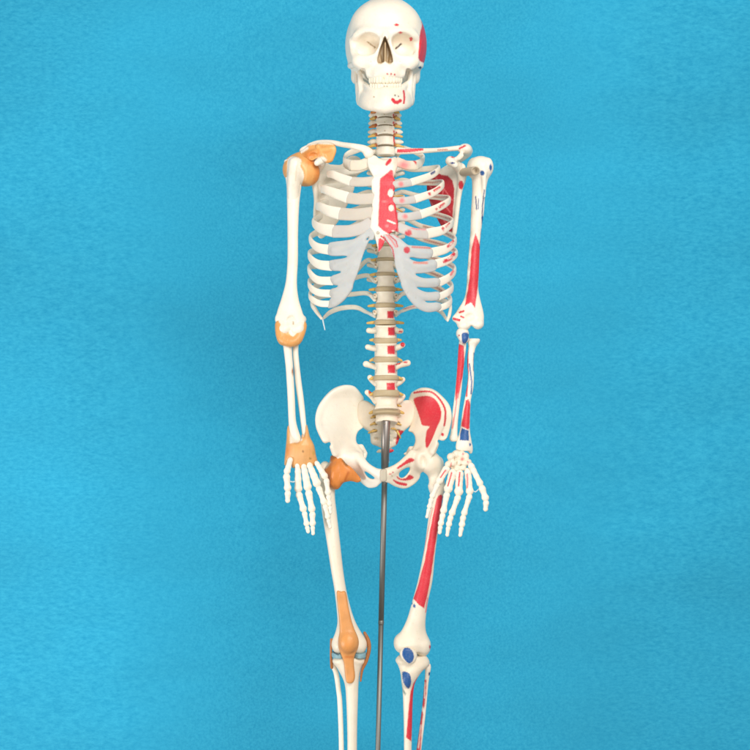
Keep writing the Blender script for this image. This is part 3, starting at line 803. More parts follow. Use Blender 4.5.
def build_sternum():
    F = Field(0.6)
    dep = lambda x, y: dfront(384 + (x - 384) * 0.6, y) + 1.5
    man = [(368.5, 157), (374.5, 155.4), (379.5, 158.8), (385, 160), (390.5, 158.4), (395.5, 157.2), (398, 162), (396.5, 170), (393.5, 178), (393.5, 183), (372.6, 183), (372.8, 176.5), (368.5, 168), (367, 161)]
    F.relief(man, dep, 6, 2, rnd=2.4, smooth=4)
    body = [(373, 178), (393.5, 178), (394.6, 190), (393.4, 198), (396, 206), (396.8, 216), (398, 222), (397.4, 230), (391, 233), (386.5, 236), (377.5, 236.5), (370.5, 229), (369.8, 226), (371, 215), (372.2, 200)]
    F.relief(body, dep, 5.2, 2, rnd=2.2, smooth=3)
    xi = [(371.5, 229), (378, 227), (386, 232), (385.5, 240), (381.5, 249), (378.8, 252.5), (377.6, 248), (375, 238)]
    F.relief(xi, lambda x, y: dep(x, y) + 0.6, 3.6, 1.5, rnd=1.8, smooth=3)
    for x, y in ((390.6, 193), (391, 208)): F.ell(P(x, y, float(dep(np.array(x), np.array(y))) - 2.2), (2.6, 1.8, 3.4), 0.8)
    F.ell(P(378, 232.8, float(dep(np.array(378.), np.array(232.8))) - 2.2), (1.7, 1, 1.7), 0.5)
    z = lambda q: zpoly(350, 180, 10.714, q)
    pts = [poly([(379.8, 181), (380.2, 178.5), (386, 174), (391, 169.6), (393.6, 171), (393.6, 176), (398, 180), (399, 233), (389, 234), (383.6, 231), (378.2, 226), (378.4, 215), (379.2, 200)], RED, 0, 0.6, 0.5),
           dot(390.7, 193, 3.0, 3.9, BONE), dot(391.2, 208, 2.8, 3.2, BONE),
           line(z([(405, 435), (480, 465)]), 0.9, BONE), line(z([(455, 545), (510, 560)]), 0.7, BONE), dot(384.5, 201.5, 1.8, 0.8, PINK, 1), dot(387, 226, 1.6, 1.4, PINK, 0.8),
           poly([(378.4, 239), (380, 238), (384.6, 240.5), (383.6, 245), (379.2, 252), (378.2, 252)], RED, 0, 0.5, 0.6),
           dot(382, 156.6, 1.4, 1.6, RED, face=0.9), poly(zpoly(345, 100, 9.375, [(378, 605), (395, 570), (425, 548), (438, 562), (420, 595), (390, 617)]), RED, 3),
           poly([(393.5, 157), (399, 157), (398, 171), (394, 177), (393, 168)], lin(240, 205, 186), 0, 1.5),
           line([(381, 236), (384.5, 239), (386.5, 241)], 0.7, RED, face=0.8),
           dot(378, 232.8, 1.6, 1.6, lin(150, 130, 105), 0.5), dot(378, 232.8, 0.8, 0.8, lin(215, 205, 190), 0.3)]
    return sdf('sternum', F, SK, BONE, pts)
STERNUM = build_sternum()

VY = [153, 170, 182, 194, 207, 220, 233, 248, 263.5, 281.5, 300, 315.5]
# per rib: lateral (x,y), list of front points to the junction, cartilage points to the sternum, front height
LEFT = {
 1: ((346.5, 155), [(344.5, 162), (351, 165.6)], [(351.5, 165.6), (361, 165), (370, 161)], 11),
 2: ((329, 174), [(333, 174.5), (340, 177.6), (350.5, 181.4)], [(351, 181.6), (362, 182), (373.5, 181)], 9.6),
 3: ((322, 189), [(325, 189.5), (334, 193), (347.5, 197.6)], [(348, 197.8), (360, 199.2), (373, 198.6)], 11.4),
 4: ((317.5, 206), [(321, 207), (329, 211), (339.5, 213.6)], [(340, 213.8), (355, 214.6), (371.5, 213)], 12.4),
 5: ((313.5, 224), [(316.5, 226), (323, 229), (333, 231)], [(333.5, 231.5), (350, 231), (362, 228), (370.5, 223)], 12.4),
 6: ((310.5, 240), [(313, 244), (319, 248), (331, 250)], None, 10.2),
 7: ((309.5, 256), [(312, 260), (319, 264.5), (332, 266)], None, 10),
 8: ((309.3, 270), [(311.5, 275), (318, 280), (333, 281)], None, 8.6),
 9: ((309.5, 284), [(312, 289), (319, 292.6), (332, 293.5)], None, 7.6),
 10: ((310.3, 296), [(313, 300), (320, 303.4), (330, 304)], None, 6.5),
 11: ((311.6, 303), [(315.5, 310), (321.5, 318.5)], None, 5.2),
}
RIGHT = {
 1: ((423, 157), [(421.5, 162), (416, 165.4)], [(415.5, 165.5), (406, 165), (396.5, 161.5)], 9.5),
 2: ((438, 168), [(436.5, 172), (429, 176.4), (411, 182.4)], [(410.5, 182.5), (402, 184), (393.5, 184.6)], 7.6),
 3: ((442.5, 183), [(441, 187), (433.5, 192.6), (415, 199.3)], [(414.5, 199.4), (404, 201), (394, 201)], 8),
 4: ((449, 199), [(446.5, 203), (434, 209.6), (420.5, 214.6)], [(420, 214.8), (408, 217), (397, 216.5)], 8.8),
 5: ((452, 221), [(449, 226), (441.5, 230.5), (427.5, 233.6)], [(427, 233.8), (413, 232.6), (398, 227)], 10.2),
 6: ((455, 239), [(452.5, 244.5), (446, 249), (431.5, 252.8)], None, 9.6),
 7: ((456, 252), [(453.5, 256.6), (447, 260.6), (436, 264)], None, 9.2),
 8: ((454.8, 269), [(448, 278), (439.5, 282.4)], None, 8.8),
 9: ((452, 286), [(447, 293), (438.5, 297)], None, 7.6),
 10: ((450.5, 299), [(446, 305.6), (439, 308.2)], None, 6.5),
 11: ((450.3, 306), [(449.8, 313), (447.6, 320.5)], None, 5.4),
}
POST = {1: -5, 9: -2, 10: -6.5, 11: -7.5}
PMID = {6: 228, 7: 246.5, 8: 263.5, 9: 278, 10: 279.5, 11: 294.5}
PLEFT = {5: 214, 6: 230.5, 7: 249.5, 8: 265.5, 9: 280.5, 10: 282.5, 11: 295}
for side, tab in ((-1, LEFT), (1, RIGHT)):
    for n, (lat, front, cart, hh) in tab.items():
        vy = VY[n - 1]; dv = spine_d(vy) + 8
        xv = 385.5 + side * 10
        W = abs(lat[0] - 385.5)
        wback = np.interp(n, [1, 3, 6, 11], [22, 40, 50, 50])
        dy = POST.get(n, 0)
        frac = lambda t: vy + (lat[1] - vy) * t
        hp = 6.0 if n > 1 else 5.5
        lat = (lat[0], lat[1] - (3 if side < 0 and 4 < n < 11 else 0))
        rows = [(xv, vy, dv, 5, 4), (385.5 + side * 18, vy - 2 + dy * 0.6, dv + 11, 4.6, 4),
                (385.5 + side * max(W * 0.5, 22), PMID[n] if side < 0 and n in PMID else frac(0.3) + dy, min(wback, dv + 20), hp - 0.8, 3.6),
                (385.5 + side * W * 0.82, PLEFT[n] if side < 0 and n in PLEFT else frac(0.62) + dy * 0.6, wback * 0.72, hp + (1 if side < 0 else 0), 3.2),
                (lat[0], lat[1], 4 if n > 2 else 10, hp + (1.6 if side < 0 and n in (3, 4) else 0.6), 3)]
        for i, (fx, fy) in enumerate(front):
            t = (i + 1) / len(front)
            df = float(dfront(np.array(fx), np.array(fy))) + (0.5 if not cart else 0)
            if n == 11: df = [-6, -16][i]
            if n == 1: df = [-4, -22][i]
            rows.append((fx, fy, df, hp + 0.6 + (hh - hp - 0.6) * t ** 0.8, 3.0 if cart or t < 1 else 2.0))
        if n == 11: rows[-1] = (*rows[-1][:3], 2.6, 2.2)
        pts = []
        if side > 0:
            if n == 2: pts = [line([(431.5, 173.5), (434.5, 171.5)], 1.0, DBLUE)]
            if n == 3: pts = [line([(434, 190.5), (439.5, 187)], 0.9, RED), dot(429.5, 193.8, 1.5, 1.5, RED)]
            if n == 4: pts = [dot(436.5, 209, 1.3, 1.4, RED), line([(439.5, 207), (444, 203.5)], 1.1, RED)]
            if n == 5: pts = [dot(443, 228.6, 1.4, 1.7, RED), line([(446, 226.5), (449.5, 223)], 0.7, RED)]
            if n == 6: pts = [line([(448, 246.5), (453, 241)], 1.3, RED, face=0.7), line([(449, 245.6), (452.5, 241.8)], 0.4, BONE, face=0.7)]
            if n == 7: pts = [line([(444.5, 261.6), (450, 258.6), (453.8, 254)], 1.7, RED, face=0.7), line([(447, 260.2), (452.6, 255.6)], 0.5, BONE, face=0.7)]
            if n == 8: pts = [line([(451, 274.5), (453, 271)], 1.3, PINK, face=0.7)]
        if side > 0 and 3 <= n <= 10:
            pts.append(line([(385.5 + W * 0.55, frac(0.34) + dy), (385.5 + W * 0.82, frac(0.62) + dy * 0.6), (lat[0] - 2, lat[1] - 2)], 0.9, lin(196, 126, 110), 0.8, 0.2))
        base = BONE
        if n <= 11 and side > 0 and n > 2:
            pass
        rb = sweep('rib', rows, SK, base, pts, AX)
        if cart:
            cr = []
            for i, (fx, fy) in enumerate(cart):
                cr.append((fx, fy, float(dfront(np.array(fx), np.array(fy))) + (0 if n > 1 else 2), hh * [1, 0.97, 1.0][min(i, 2)], 3.2))
            cp = []
            if side > 0 and n in (2, 3, 4): cp = [dot({2: 401, 3: 402, 4: 405}[n], {2: 184, 3: 200.5, 4: 216.5}[n], 2.6, 2.4, PINK, 0.9)]
            if side > 0 and n == 5: cp = [dot(408.4, 233, 3.6, 2.9, RED, 0.6), line([(410, 228.4), (425.5, 229.4)], 0.6, PINK)]
            if side > 0 and n == 1: cp = [dot(404, 165, 5, 4, PINK, 2.5), line([(412, 158.5), (416, 163)], 0.9, RED)]
            if side > 0 and n >= 4: cp.append(poly([(392, 205), (397.5, 205), (397.8, 222), (398.6, 232), (392, 232)], RED, 0, 0.6))
            sweep('costal_cartilage', cr, rb, (CARTW if n < 5 and side < 0 else lin(214, 206, 198)) if n > 1 else BONE2, cp, AX, mat=M_CART, label=None)
    # twelfth rib
    if side < 0:
        r12 = [(375, 316, spine_d(315) + 8, 4.5, 3.5), (366, 312, 32, 4.4, 3.2), (356, 307.5, 40, 5, 3), (342, 308, 40, 5.2, 3), (330.6, 312, 30, 5, 2.8), (324, 317.5, 18, 3.6, 2.4)]
    else:
        r12 = [(396, 315, spine_d(315) + 8, 4.5, 3.5), (402, 311, 30, 4.4, 3.2), (415, 306.6, 40, 4.6, 3), (430, 307, 38, 5, 3), (440, 311, 30, 4.8, 2.8), (446.5, 319, 18, 3.6, 2.4)]
    sweep('rib', r12, SK, BONE, [line([(404, 309), (416, 306)], 0.5, PINK)] if side > 0 else [], AX)

# costal arches: the fused grey cartilage of ribs six to ten
F = Field(0.6)
z1 = lambda q: zpoly(305, 210, 9.375, q); z2 = lambda q: zpoly(305, 260, 9.375, q)
oL = z1([(640, 150), (655, 215), (640, 280), (600, 290), (565, 370), (540, 440), (505, 560), (465, 660), (432, 745)]) + z2([(385, 340), (330, 400), (270, 440), (215, 452), (225, 400), (230, 375), (250, 345), (225, 330), (240, 275), (300, 262), (315, 235), (265, 225), (235, 160), (330, 120), (325, 105)]) + \
     z1([(240, 560), (225, 500), (240, 470), (400, 450), (400, 430), (260, 432), (215, 410), (215, 335), (235, 304), (330, 290), (410, 280), (478, 270), (520, 238), (562, 200), (590, 175)])
depL = lambda x, y: dfront(x, y) + 0.5
F.relief(oL, depL, 3.4, 1.5, rnd=1.6, smooth=3, holes=[z1([(392, 568), (400, 550), (440, 525), (440, 540), (420, 562)]), z1([(552, 302), (560, 285), (598, 252), (600, 262), (570, 300)])])
def ridges(F, rows):
    for r in rows:
        F.chain([(x, y, float(dfront(np.array(float(x)), np.array(float(y)))) - 0.2 + 0.5 * i / (len(r) - 1), 2.3 - 1.0 * i / (len(r) - 1)) for i, (x, y) in enumerate(r)], 5, smooth=4)
ridges(F, [[(334, 250), (350, 246), (362, 238)], [(335, 266), (346, 262), (357, 252), (364, 243)], [(336, 281), (346, 276), (355, 265)], [(335, 293), (345, 287), (353, 275)], [(334, 303), (343, 297.5), (350, 288)]])
sdf('costal_arch', F, SK, CART, mat=M_CART, label='grey fused lower rib cartilage beside the plain ribs')
F = Field(0.6)
y1 = lambda q: zpoly(385, 190, 9.375, q); y2 = lambda q: zpoly(385, 245, 9.375, q)
oR = y1([(-30, 410), (0, 405), (50, 420), (120, 440), (205, 515), (260, 520), (430, 538), (432, 632), (330, 645), (240, 628), (212, 640), (240, 662), (330, 678), (470, 655)]) + \
     y2([(480, 230), (420, 258), (330, 268), (282, 270), (300, 295), (380, 318), (510, 318), (500, 385), (400, 400), (290, 395), (320, 420), (400, 445), (508, 440), (505, 505), (430, 520), (355, 518), (400, 545), (520, 545), (530, 595), (470, 615), (410, 627), (350, 612), (290, 575), (220, 490), (170, 400), (130, 290), (95, 200), (90, 130), (60, 60)]) + \
     y1([(40, 520), (0, 470)])
F.relief(oR, depL, 3.4, 1.5, rnd=1.6, smooth=3, holes=[y2([(182, 218), (200, 222), (235, 245), (225, 252), (200, 240)])])
ridges(F, [[(429, 252.6), (412, 251.5), (400, 244), (393, 237)], [(433, 264.5), (418, 266), (404, 258), (396, 248)], [(436, 282), (420, 281.5), (406, 272), (398, 259)], [(436, 297), (422, 296), (409, 286), (401, 273)], [(436, 307.5), (424, 307), (412, 298.5), (404, 285)]])
pts = [dot(406.9, 250, 3.2, 3.4, RED, 0.6), line([(412.5, 247), (430, 248)], 0.8, lin(220, 110, 95), 0.8), line([(414, 262.6), (427, 263)], 1, lin(228, 130, 110), 0.9),
       line(catmull([(384, 237), (388, 243), (392.5, 249), (394, 258.5)], 4), 0.65, RED, 0.5, 0.6), line([(389, 235), (396, 241), (397.5, 246.5)], 0.6, RED, 0.6), line([(392, 232), (398, 237)], 0.8, PINK, 0.6), line([(386, 234), (392, 241), (396, 247)], 0.7, PINK, 0.8)]
sdf('costal_arch', F, SK, CART, pts, mat=M_CART, label='grey fused lower rib cartilage with red muscle marks')

# small ligament bits and the wire under the ribs
for a, b in (((394.5, 196.5), (402.5, 195.5)), ((394.5, 207.5), (402, 211.5)), ((396, 159), (400, 158.5))):
    G = Field(0.5); G.chain([(*a, float(dfront(np.array(a[0]), np.array(a[1]))) + 1, 1.1), (*b, float(dfront(np.array(b[0]), np.array(b[1]))) + 1, 0.9)], 0.5)
    sdf('rib_ligament', G, SK, lin(196, 152, 78), mat=M_LIG)
G = Field(0.45); G.chain([(322.5, 318, -14, 0.9), (323.6, 324, -14, 0.75), (325, 330, -14, 0.6)], 0.5)
sdf('loose_wire', G, SK, lin(215, 228, 232), mat=M_CART)

# ------------------------------------------------------------------ shoulder girdle
F = Field(0.6)
F.chain([(368.5, 153, -28, 5.2), (364, 149, -28, 3.8), (353, 146.2, -25, 2.9), (342, 144.5, -14, 2.6), (331, 142.5, -4, 2.6), (318, 143, 4, 2.8), (309, 146, 8, 2.6)], 3, smooth=4)
sdf('clavicle', F, SK, BONE)
F = Field(0.6)
F.chain([(398, 150.6, -27, 3.6), (405, 151, -28, 3.2), (423, 150.8, -24, 2.6), (438, 150, -10, 2.2), (449, 149, 0, 2.4), (460, 148, 8, 2.8)], 3, smooth=4)
pts = [poly([(397, 149.2), (423, 148.2), (423.5, 150.4), (410, 152.2), (397, 152.6)], RED, 0, 0.5), line([(438, 150), (447, 149.5)], 0.6, lin(205, 120, 100), 0.6)]
sdf('clavicle', F, SK, BONE, pts)

def build_scapula(side):
    F = Field(0.65)
    if side > 0:
        o = [(437, 173), (444, 168), (452, 164), (460, 164), (465, 168), (464, 178), (462.5, 186), (460, 192), (458.6, 205), (457, 216), (456.4, 228), (454, 236), (449, 236), (441, 226), (432, 208), (427, 192), (428, 180)]
        dep = tps([(460, 168, 20), (457, 220, 26), (430, 185, 46), (440, 225, 44), (445, 175, 36), (450, 200, 32)])
    else:
        o = [(364, 166), (360, 158), (352, 155.5), (345, 160), (341, 164.5), (333, 164.5), (325, 164), (315, 166), (312.5, 176), (316.4, 187), (316, 200), (314.8, 214), (315.4, 226), (319, 238), (326, 236), (338, 222), (347, 206), (354, 190), (356, 178), (362, 172)]
        dep = tps([(356, 160, 44), (314, 170, 20), (315, 220, 24), (352, 185, 40), (338, 222, 36), (332, 175, 32), (326, 200, 28)])
    F.relief(o, dep, 3.2, 2, rnd=1.6, smooth=4)
    X = (lambda x: x) if side > 0 else (lambda x: 778 - x)
    # lateral border, glenoid, spine, acromion, coracoid
    if side > 0:
        F.chain([(461, 184, 21, 3), (458.4, 200, 24, 2.4), (456.4, 218, 26, 2.2), (454, 233, 29, 2.4)], 3, smooth=3)
        F.ell(P(462, 174, 19), (5, 6, 10), 4)
        F.chain([(459, 168, 16, 5), (453, 162, 4, 4.8), (450, 161, -4, 4.6), (455, 165, -8, 3.2)], 3, smooth=3)
        F.chain([(440, 172, 44, 2.5), (455, 163, 36, 3), (468, 153, 20, 4), (466, 148.6, 10, 4.5), (461, 149, 6, 3.6)], 3, smooth=3)
        F.ell(P(465.5, 149.5, 10), (6, 9, 5), 3)
        F.chain([(461, 155.5, 3, 2.8), (458.5, 158, 0, 2.6)], 3)
        pts = [poly(zpoly(380, 110, 6.25, [(365, 395), (385, 405), (425, 412), (452, 440), (464, 490), (462, 560), (455, 640), (452, 760), (300, 770), (280, 420)]), DRED, 0, 0.5, 0.6),
               dot(461, 185, 2.5, 4.4, RED, face=0.9), dot(452.5, 163, 2.3, 1, DBLUE), dot(453, 156.8, 2.2, 1, RED, face=0.9), line([(459.5, 148.5), (465, 145.8)], 0.9, RED, face=0.9)]
        for a, b in (((430, 186), (450, 212)), ((436, 178), (452, 200)), ((429, 200), (448, 226)), ((444, 186), (438, 220))): pts.append(line([a, b], 0.5, PINK, 0.6))
    else:
        F.chain([(314.5, 184, 19, 3), (316, 200, 22, 2.2), (315.2, 216, 25, 2.0), (318, 233, 28, 2.2)], 3, smooth=3)
        F.ell(P(314, 174, 17), (5, 6, 10), 4)
        F.chain([(318, 168, 14, 5), (322, 162, 2, 4.4), (321, 160.5, -4, 4.0), (317, 163, -8, 3)], 3, smooth=3)
        F.chain([(338, 172, 42, 2.5), (322, 163, 34, 3), (306, 154, 18, 3.6), (303, 151, 8, 3.6), (309, 147.5, 6, 3.2)], 3, smooth=3)
        pts = []
    return sdf('scapula', F, SK, BONE, pts)
SCA_L = build_scapula(-1); SCA_R = build_scapula(1)

# orange shoulder capsule
F = Field(0.65)
F.ell(P(300.5, 169.5, 8), (18, 17, 16.5), 3)
F.ell(P(308, 174, 8), (11.5, 14, 12), 4)
F.chain([(295, 163, -6, 6.0), (294.6, 172, -6, 6.6), (293.6, 182, -3, 6.6), (293.2, 192, 1, 6.2), (293.1, 200, 3, 5.8)], 2.5, smooth=3)
F.chain([(300, 158, 4, 5), (313, 152, 2, 4.4)], 4)
sh = lambda q: zpoly(270, 110, 6.25, q)
pts = [poly(sh([(108, 330), (118, 300), (150, 290), (190, 305), (197, 330), (190, 350), (208, 385), (212, 420), (200, 460), (192, 500), (190, 620), (90, 620), (102, 500), (105, 420)]), BONE, 3, 0.6),
       line(sh([(165, 350), (160, 440)]), 0.6, lin(222, 206, 180), 0.8), line(catmull(sh([(195, 330), (225, 380), (220, 440)]), 4), 0.7, lin(238, 190, 130), 0.8),
       poly(sh([(230, 330), (262, 310), (312, 345), (318, 400), (290, 455), (262, 470), (285, 400), (270, 350)]), DORANGE, 3, 2.0)]
SHCAP = sdf('shoulder_ligament', F, SK, ORANGE, pts, mat=M_LIG)
F = Field(0.6)
depc = tps([(302, 155, 2), (320, 150, -4), (334, 150, -8), (330, 163, -6), (312, 158, -4)])
F.relief(sh([(180, 275), (215, 240), (260, 212), (330, 205), (395, 215), (415, 250), (400, 300), (385, 325), (350, 330), (300, 300), (260, 318), (210, 300)]), depc, 7, 2, rnd=3, smooth=4)
F.chain([(303, 157, 0, 3.6), (318, 151.5, -7, 3.4), (330, 149, -9, 3.2)], 2); F.chain([(318, 146.5, -7, 2.6), (324, 158, -8, 2.6)], 1.2)
F.ell(P(312.5, 156, -8), (5, 3, 3.5), 1.5, 'sub')
pts = [poly(sh([(288, 305), (320, 290), (352, 305), (345, 325), (300, 325)]), BONE, 3, 0.8), poly(sh([(215, 270), (260, 250), (290, 270), (270, 300), (225, 300)]), DORANGE, 3, 2), line(sh([(215, 215), (300, 200), (400, 205)]), 1.8, BONE, 0.8), line(sh([(180, 270), (230, 238)]), 1.6, BONE, 0.8),
       line(sh([(300, 250), (310, 290)]), 0.8, DORANGE, 1)]
sdf('shoulder_ligament', F, SK, ORANGE, pts, mat=M_LIG)

# ------------------------------------------------------------------ arms
F = Field(0.65)
F.tube([(284, 306, 160, 8, 1), (284.5, 304, 172, 7, 1), (286.5, 301.5, 186, 5, 1.0), (287, 299.3, 205, 3), (287.4, 298.2, 230, 2), (287.4, 298, 260, 0), (285.6, 297, 282, -1, 0.9), (281.5, 298.5, 298, -2, 0.75), (277, 302.5, 312, -2, 0.52), (276.2, 305, 320, -2, 0.45), (279, 303, 327, -2, 0.5)])
F.ell(P(284.5, 329, -4), (6.5, 7, 6), 3); F.ell(P(297, 329.5, -4), (7, 7, 6), 2); F.ell(P(300.5, 327, -4), (4, 6, 6.5), 2)
F.ell(P(277.8, 319.5, 0), (2.6, 4, 4), 3); F.ell(P(303.8, 319.5, 1), (2.6, 4, 3.4), 3)
F.ell(P(291.5, 320, -8), (4, 3, 4), 2.5, 'sub')
HUM_L = sdf('humerus', F, SK, BONE)
F = Field(0.65)
F.tube([(470.5, 491, 170, 8), (472, 487.4, 182, 7), (472, 485.2, 196, 6), (471, 484, 212, 4), (470.6, 481.6, 228, 3), (469.2, 480, 248, 2), (467.4, 479, 270, 0), (466.4, 478.4, 288, -1, 0.9), (463.5, 480.5, 300, -2, 0.72), (457.5, 483, 310, -2, 0.5), (453.5, 484, 318, -2, 0.45), (457.5, 482.5, 325, -2, 0.5)])
F.ell(P(480.5, 168, 7), (12.6, 12.5, 12), 3); F.ell(P(473, 168, 12), (6, 9, 10), 3); F.ell(P(488.5, 166, 4), (4.4, 7, 8), 2.5)
F.chain([(484, 172, -3, 2.6), (484, 196, 0, 1.6)], 3)
F.ell(P(464, 325.5, -4), (6.4, 7, 5), 3); F.ell(P(478, 324, -4), (5.6, 7.4, 5.4), 3); F.ell(P(455, 318.5, 1), (2.8, 4, 3), 3)
F.ell(P(469.5, 317, -8.5), (4, 3, 3.5), 2.5, 'sub'); F.chain([(468, 313, -10, 1), (468.3, 325, -11.5, 1.1)], 1.5, 'sub')
hz_ = lambda q: zpoly(370, 210, 6.25, q); hp_ = lambda q: zpoly(380, 110, 6.25, q)
pts = [poly(hz_([(660, 145), (676, 190), (690, 232), (684, 380), (672, 500), (656, 612), (632, 578), (592, 598), (610, 500), (622, 420), (628, 330), (634, 240)]), RED, 0, 0.5, 0.6),
       dot(482.3, 173, 2.2, 2.6, BLUE), dot(490.6, 167.4, 1.3, 3.2, BLUE, face=0.9),
       line(hp_([(598, 542), (604, 622)]), 0.55, DBLUE), line(hp_([(616, 555), (614, 618)]), 0.5, DBLUE), line(hp_([(652, 500), (640, 600), (638, 680)]), 0.5, DBLUE, face=0.8),
       line(hz_([(703, 45), (700, 120), (690, 235)]), 0.9, BLUE, face=0.95), line(hz_([(690, 60), (694, 110)]), 1, BONE, face=0.8),
       line(hz_([(560, 640), (585, 632)]), 1, RED), line(hz_([(568, 665), (585, 672)]), 0.9, RED), line(hz_([(525, 680), (555, 688)]), 1.2, RED), dot(459.5, 320, 1, 1, DRED)]
HUM_R = sdf('humerus', F, SK, BONE, pts)
F = Field(0.55)
F.cone(P(463.5, 172.2, 13), P(475.5, 170.8, -9), 4.2, 4.4, 1); F.ell(P(475.6, 170.8, -10.5), (3.4, 3.2, 3.4), 0.8, 'sub')
sdf('shoulder_peg', F, SK, lin(196, 182, 160), [dot(476, 170.8, 1.6, 1.8, lin(130, 112, 90), 0.8)], mat=M_DISC)

# elbows
F = Field(0.65)
F.relief([(277.5, 321), (276.6, 330), (278, 340), (281, 345), (290.5, 346), (298.5, 345), (302, 339), (305.5, 329), (305, 321), (300, 317), (282, 317)], lambda x, y: 0 + 0 * x, 16, 2, rnd=7, smooth=3)
F.chain([(279, 325, -2, 3.6), (282, 338, -6, 4.5), (291, 342, -8, 4.5), (298, 338, -6, 4.5), (302.5, 326, -2, 3.6)], 4, smooth=3)
el = lambda q: zpoly(250, 280, 4.17, q)
pts = [poly(el([(118, 150), (126, 182), (140, 202), (158, 206), (163, 222), (178, 236), (192, 224), (198, 208), (218, 200), (226, 176), (232, 150)]), BONE, 3, 0.6),
       line(el([(180, 175), (182, 196), (174, 206)]), 0.7, TAN, 0.7), line(catmull(el([(150, 205), (168, 202), (185, 212), (205, 206)]), 4), 0.5, TAN, 0.6)]
sdf('elbow_ligament', F, SK, ORANGE, pts, mat=M_LIG)

F = Field(0.6)
F.tube([(282.5, 292.5, 340, -2), (283.6, 292, 350, -2), (285.4, 293, 365, -3), (286.6, 294, 382, -4), (287.6, 295, 400, -5), (288.4, 296, 420, -6), (289, 299, 432, -7, 0.9), (289.6, 301.8, 440, -8, 0.72), (291, 301, 444, -8, 0.6)])
sdf('radius', F, SK, BONE, [dot(293.2, 371.5, 1.3, 3.5, BROWN, 0.8, 0.9)])
F = Field(0.6)
F.tube([(291.5, 299.5, 338, 4), (292.4, 298.4, 350, 3), (293.5, 299.6, 365, 1), (295, 301.6, 382, 0), (297.5, 304, 400, -2), (300.2, 306, 420, -4), (302, 307, 434, -6), (302.6, 307, 440, -6)])
sdf('ulna', F, SK, BONE)

F = Field(0.6)
F.tube([(459.5, 466.5, 338, 0), (458.4, 466, 348, 0), (457.6, 464.6, 360, -1), (456.6, 463, 375, -2), (455, 461.4, 392, -4), (453, 459.4, 408, -6), (451.4, 457.8, 424, -8), (450, 457.4, 437, -9), (450.6, 457.2, 441, -9)])
F.ell(P(462.5, 333.5, -2), (6.4, 8, 6.4), 3); F.ell(P(464, 338.5, -7), (5, 5, 5), 3); F.ell(P(453.5, 438, -9), (4, 4, 3.6), 1.5)
fo = lambda q: zpoly(420, 300, 4.69, q)
pts = [poly(fo([(196, 160), (212, 152), (228, 160), (226, 185), (212, 204), (198, 198)]), BLUE, 4), dot(459.2, 335.5, 0.8, 0.8, DRED), dot(458.8, 341, 0.8, 0.8, DRED), dot(457, 337, 0.6, .8, TAN),
       poly(fo([(180, 205), (206, 215), (208, 300), (200, 360), (188, 415), (180, 460), (166, 470), (166, 420), (172, 340), (176, 270)]), RED, 0, 0.5, 0.5),
       line(fo([(176, 440), (166, 520), (152, 600)]), 0.7, PINK, 0.6, 0.8)]
sdf('ulna', F, SK, BONE, pts)
F = Field(0.6)
F.tube([(467, 480, 338.5, 2), (467.4, 479.6, 342, 2), (468.4, 476, 347, 2), (467.6, 474.4, 354, 1), (467.2, 473.8, 364, 0), (468, 474, 376, -1), (466.6, 473.4, 388, -3), (464.4, 471, 400, -5), (462, 470.2, 414, -7), (459.8, 470, 430, -8), (456.6, 471.6, 441, -9, 0.75), (455.6, 472.6, 447, -9, 0.7), (456.5, 472.4, 451, -9, 0.6)])
F.chain([(469, 447, -9, 3), (470.6, 452, -9, 1.8)], 2)
pts = [poly(fo([(215, 470), (228, 465), (236, 490), (232, 600), (226, 608), (193, 592), (204, 530)]), RED, 0, 0.45, 0.5),
       poly(fo([(196, 600), (228, 612), (230, 660), (186, 658), (188, 630)]), BLUE, 0, 0.45, 0.5), dot(470, 444.5, 0.9, 1.5, BLUE),
       line(fo([(212, 210), (222, 240), (224, 330), (218, 450)]), 0.9, RED, 0.6, 0.8), line(fo([(232, 300), (242, 380), (240, 440)]), 0.7, BLUE, 0.6, 0.8), line(fo([(254, 250), (252, 330)]), 0.6, BLUE, 0.6, 0.9)]
sdf('radius', F, SK, BONE, pts)

# ------------------------------------------------------------------ hands
def long_bone(name, a, b, r, parent, paints=(), head=1.0, base=BONE, foot=1):
    """dumb-bell finger bone a->b rows (px,py,d)"""
    A, B = P(*a), P(*b)
    r = r * random.uniform(0.93, 1.06)
    F = Field(0.42)
    L = np.linalg.norm(B - A); u = (B - A) / L
    r0, rm, r1 = r * (0.94 if foot == 1 else foot), r * (0.73 if name == 'phalanx' else 0.86), r * 0.95 * head
    pts = [(0.0, r0 * 0.9), (0.08, r0), (0.3, (rm + r0) / 2 if foot == 1 else rm * 0.9), (0.58, rm), (0.8, r1 * 0.88), (0.92, r1), (1.0, r1 * 0.84)]
    for (t0, ra), (t1, rb) in zip(pts[:-1], pts[1:]):
        F.cone(A + u * (r0 * 0.5 + (L - r0 * 0.5 - r1 * 0.5) * t0), A + u * (r0 * 0.5 + (L - r0 * 0.5 - r1 * 0.5) * t1), ra, rb, 1.0)
    side = np.array([u[2], 0, -u[0]]); side /= np.linalg.norm(side) + 1e-9
    e = B - u * r1 * 0.9
    for s in (-1, 1): F.ell(e + side * s * r1 * random.uniform(0.36, 0.5) + u * random.uniform(-0.4, 0.3), (r1 * random.uniform(0.56, 0.66),) * 3, 1.2)
    F.ell(A + u * r0 * 0.9 + np.array([0, -r0 * 0.2, 0]), (r0, r0 * 0.9, r0 * 0.8), 1.0)
    return sdf(name, F, parent, base, paints)

